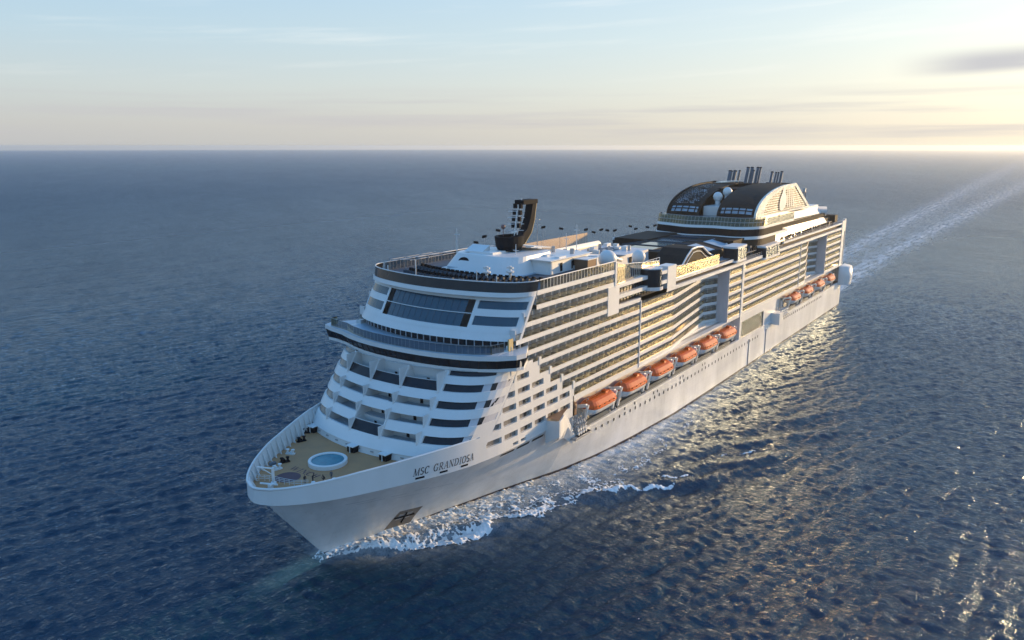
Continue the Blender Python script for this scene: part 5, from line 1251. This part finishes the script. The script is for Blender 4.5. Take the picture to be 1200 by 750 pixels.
# boats hang from davits; the davits belong to the ship
for i, s in enumerate(spots):
    L_ = 12.6 * (1 if i < 6 else .92)
    for e in (-1, 1):
        x = s + e * (L_ / 2 + .55)
        g = MB(); g.obox((x, 20.3, 16.9), (.34, 0, 0), (0, 1.9, .55), (0, -.12, .34)); g.obox((x, 22.0, 15.2), (.30, 0, 0), (0, .22, 0), (0, .5, 2.4)); g.obox((x, 19.0, 14.2), (.34, 0, 0), (0, .35, 0), (0, .1, 2.9))
        part(g, 'davit', M_white)
        g = MB(); g.tube([(x - e * .5, 21.9, 18.2), (x - e * 1.2, BT, BZ + 2.3)], .05, 4); g.tube([(x, 21.2, 11.6), (x, 19.2, 14.4)], .14, 5); g.box(x - .5, x + .5, 19.0, 20.6, 11.45, 12.6); part(g, 'davit_winch', M_steel)
    g = MB(); g.box(s - L_ / 2, s + L_ / 2, 20.8, 21.1, 11.5, 12.9); part(g, 'boat_shadow_strip', M_bluedeck)  # dark blue strip drawing the shadow below each boat
# raft canisters on their racks
random.seed(9)
can = 0
def canister(x, t, z, mmain=[None]):
    if mmain[0] is None:
        r_ = thing('raft_canister', (0, 0, 0), 'white barrel shaped life raft canister in a rack on the boat deck', 'life raft', 'white life raft canisters racked on the boat deck')
        g = MB(); g.tube([(-.75, 0, 0), (-.62, 0, 0), (.62, 0, 0), (.75, 0, 0)], .36, 12); h_ = g.build('barrel', M_white, None, False); h_.parent = r_
        g = MB(); [g.tube([(k - .05, 0, 0), (k + .05, 0, 0)], .385, 12) for k in (-.3, .3)]; h_ = g.build('strap', M_black, None); h_.parent = r_
        mmain[0] = r_; o = r_
    else: o = copy_tree(mmain[0])
    o.location = (x, -t, z); o.rotation_euler = (0, 0, R(random.uniform(-6, 6)) + R(90)); return o
for (a, b, rows_, zz) in ((54.6, 58.8, 4, 12.0), (205.5, 213.5, 3, 12.2)):
    for k, x in enumerate(np.arange(a, b, 1.05)):
        for j in range(rows_): canister(x, 22.0 - j * .12, zz + .82 * j)
    g = MB()
    for x in np.arange(a - .5, b + .5, 1.05): g.tube([(x, 22.3, zz - .6), (x, 21.7, zz + .82 * rows_)], .06, 4)
    for j in range(rows_): g.tube([(a - .6, 22.0, zz - .42 + .82 * j), (b + .6, 22.0, zz - .42 + .82 * j)], .06, 4)
    g.box(a - .7, b + .7, 21.2, 22.9, zz - .7, zz - .5); part(g, 'canister_rack', M_steel)
# equipment on the platform at the head of the boat deck
g = MB()
for x in np.arange(52.5, 57.5, .9): g.tube([(x, 21.8, 12.0), (x + .5, 22.8, 14.2), (x, 22.2, 16.5)], .12, 5)
g.box(52.6, 59.6, 21.5, 23.0, 10.9, 11.5); part(g, 'boat_deck_gantry', M_steel)
g = MB(); g.box(54.2, 55.2, 20, 21.6, 16.2, 19.0); g.ball((54.8, 20.8, 18.2), 1.0, 10, 8); part(g, 'gangway_drum', M_wood)

# ------------------------------------------------------------------ people at the bow rail
M_cloth = mat('dark_clothing', (0.02, 0.024, 0.035), 0.8); M_cloth2 = mat('grey_jacket', (0.10, 0.11, 0.13), 0.8)
M_skin = mat('skin', (0.45, 0.28, 0.20), 0.6); M_hair = mat('dark_hair', (0.03, 0.02, 0.015), 0.7)
def person(s, t, z, face, pose, label, m):
    root = thing('person', (s, t, z), label, 'person', None); root.rotation_euler = (0, 0, -face)
    if pose == 'stand': J = dict(pel=(0, 0, .95), ch=(0, 0, 1.35), nk=(.01, 0, 1.52), hd=(.03, 0, 1.66), top=(.03, 0, 1.78), lh=(0, .10, .92), lk=(.03, .11, .50), la=(-.02, .11, .08), lt=(.16, .12, .04), ls=(0, .19, 1.43), le=(-.02, .26, 1.15), lw=(.12, .24, .95), lf=(.18, .22, .90))
    elif pose == 'lean': J = dict(pel=(-.08, 0, .93), ch=(.08, 0, 1.30), nk=(.14, 0, 1.46), hd=(.20, 0, 1.58), top=(.23, 0, 1.69), lh=(-.08, .10, .9), lk=(-.02, .13, .48), la=(-.12, .13, .08), lt=(.06, .14, .04), ls=(.10, .19, 1.38), le=(.28, .26, 1.16), lw=(.48, .22, 1.12), lf=(.56, .2, 1.12))
    else: J = dict(pel=(-.18, 0, .45), ch=(.06, 0, .80), nk=(.14, 0, .95), hd=(.2, 0, 1.07), top=(.22, 0, 1.18), lh=(-.16, .10, .44), lk=(.26, .16, .52), la=(.06, .15, .08), lt=(.24, .16, .04), ls=(.08, .19, .88), le=(.26, .25, .66), lw=(.42, .18, .56), lf=(.48, .16, .52))
    vs = []; rad = []; ed = []; ix = {}
    def add(k, p, r): ix[k] = len(vs); vs.append((p[0], p[1], p[2])); rad.append(r)
    RR = dict(pel=.155, ch=.165, nk=.06, hd=.095, top=.07, lh=.09, lk=.062, la=.045, lt=.045, ls=.07, le=.048, lw=.035, lf=.04)
    for k in ('pel', 'ch', 'nk', 'hd', 'top'): add(k, J[k], RR[k])
    for k in ('lh', 'lk', 'la', 'lt', 'ls', 'le', 'lw', 'lf'):
        add(k, J[k], RR[k]); p = J[k]
        q = (p[0] + (-.12 if k in ('lk', 'la', 'lt') and pose == 'stand' else 0), -p[1], p[2]); add('r' + k[1:], q, RR[k])
    for a, b in (('pel', 'ch'), ('ch', 'nk'), ('nk', 'hd'), ('hd', 'top')): ed.append((ix[a], ix[b]))
    for x in 'lr':
        for a, b in (('pel', x + 'h'), (x + 'h', x + 'k'), (x + 'k', x + 'a'), (x + 'a', x + 't'), ('ch', x + 's'), (x + 's', x + 'e'), (x + 'e', x + 'w'), (x + 'w', x + 'f')): ed.append((ix[a], ix[b]))
    me = bpy.data.meshes.new('body'); me.from_pydata(vs, ed, []); o = bpy.data.objects.new('body', me); link(o); o.parent = root
    sk = o.modifiers.new('skin', 'SKIN'); me.skin_vertices[0].data[0].use_root = True
    for v, r in zip(me.skin_vertices[0].data, rad): v.radius = (r, r * (.78 if r > .12 else 1))
    o.modifiers.new('sub', 'SUBSURF').levels = 1; o.modifiers['sub'].render_levels = 1; me.materials.append(m)
    hd = J['hd']; g = MB(); g.ball((hd[0] - .01, 0, hd[2] + .05), .108, 10, 7); q = g.build('hair', M_hair, None, True); q.parent = root
    g = MB(); g.ball((hd[0] + .035, 0, hd[2]), .092, 10, 7, 1.15); q = g.build('face', M_skin, None, True); q.parent = root
    return root
person(-6.5, 3.3, 17.52, R(100), 'stand', 'person in black standing nearest the bow at the port rail', M_cloth)
person(-5.2, 3.9, 17.52, R(70), 'lean', 'person in dark clothes leaning forward, arms out, at the port rail', M_cloth)
person(-3.6, 4.9, 17.52, R(200), 'crouch', 'person in dark clothes crouching on the bow deck', M_cloth)
person(-2.6, 5.7, 17.52, R(150), 'stand', 'person in a grey jacket standing beside the crouching one', M_cloth2)
# ------------------------------------------------------------------ sea air
hz = MB()
hz.box(-16000, 16000, -16000, 16000, -9.0, 79.0)
hm = bpy.data.materials.new('sea_haze'); hm.use_nodes = True; ht = hm.node_tree
for n in list(ht.nodes): ht.nodes.remove(n)
ho = N(ht, 'ShaderNodeOutputMaterial'); hv = N(ht, 'ShaderNodeVolumePrincipled')
hv.inputs['Color'].default_value = (0.84, 0.92, 1.0, 1); hv.inputs['Density'].default_value = 0.00008; hv.inputs['Anisotropy'].default_value = 0.5
ht.links.new(hv.outputs[0], ho.inputs['Volume'])
ho_ = hz.build('haze', hm); ho_['kind'] = 'stuff'
import bmesh
bm_ = bmesh.new(); bm_.from_mesh(ho_.data); bmesh.ops.recalc_face_normals(bm_, faces=bm_.faces); bm_.to_mesh(ho_.data); bm_.free()
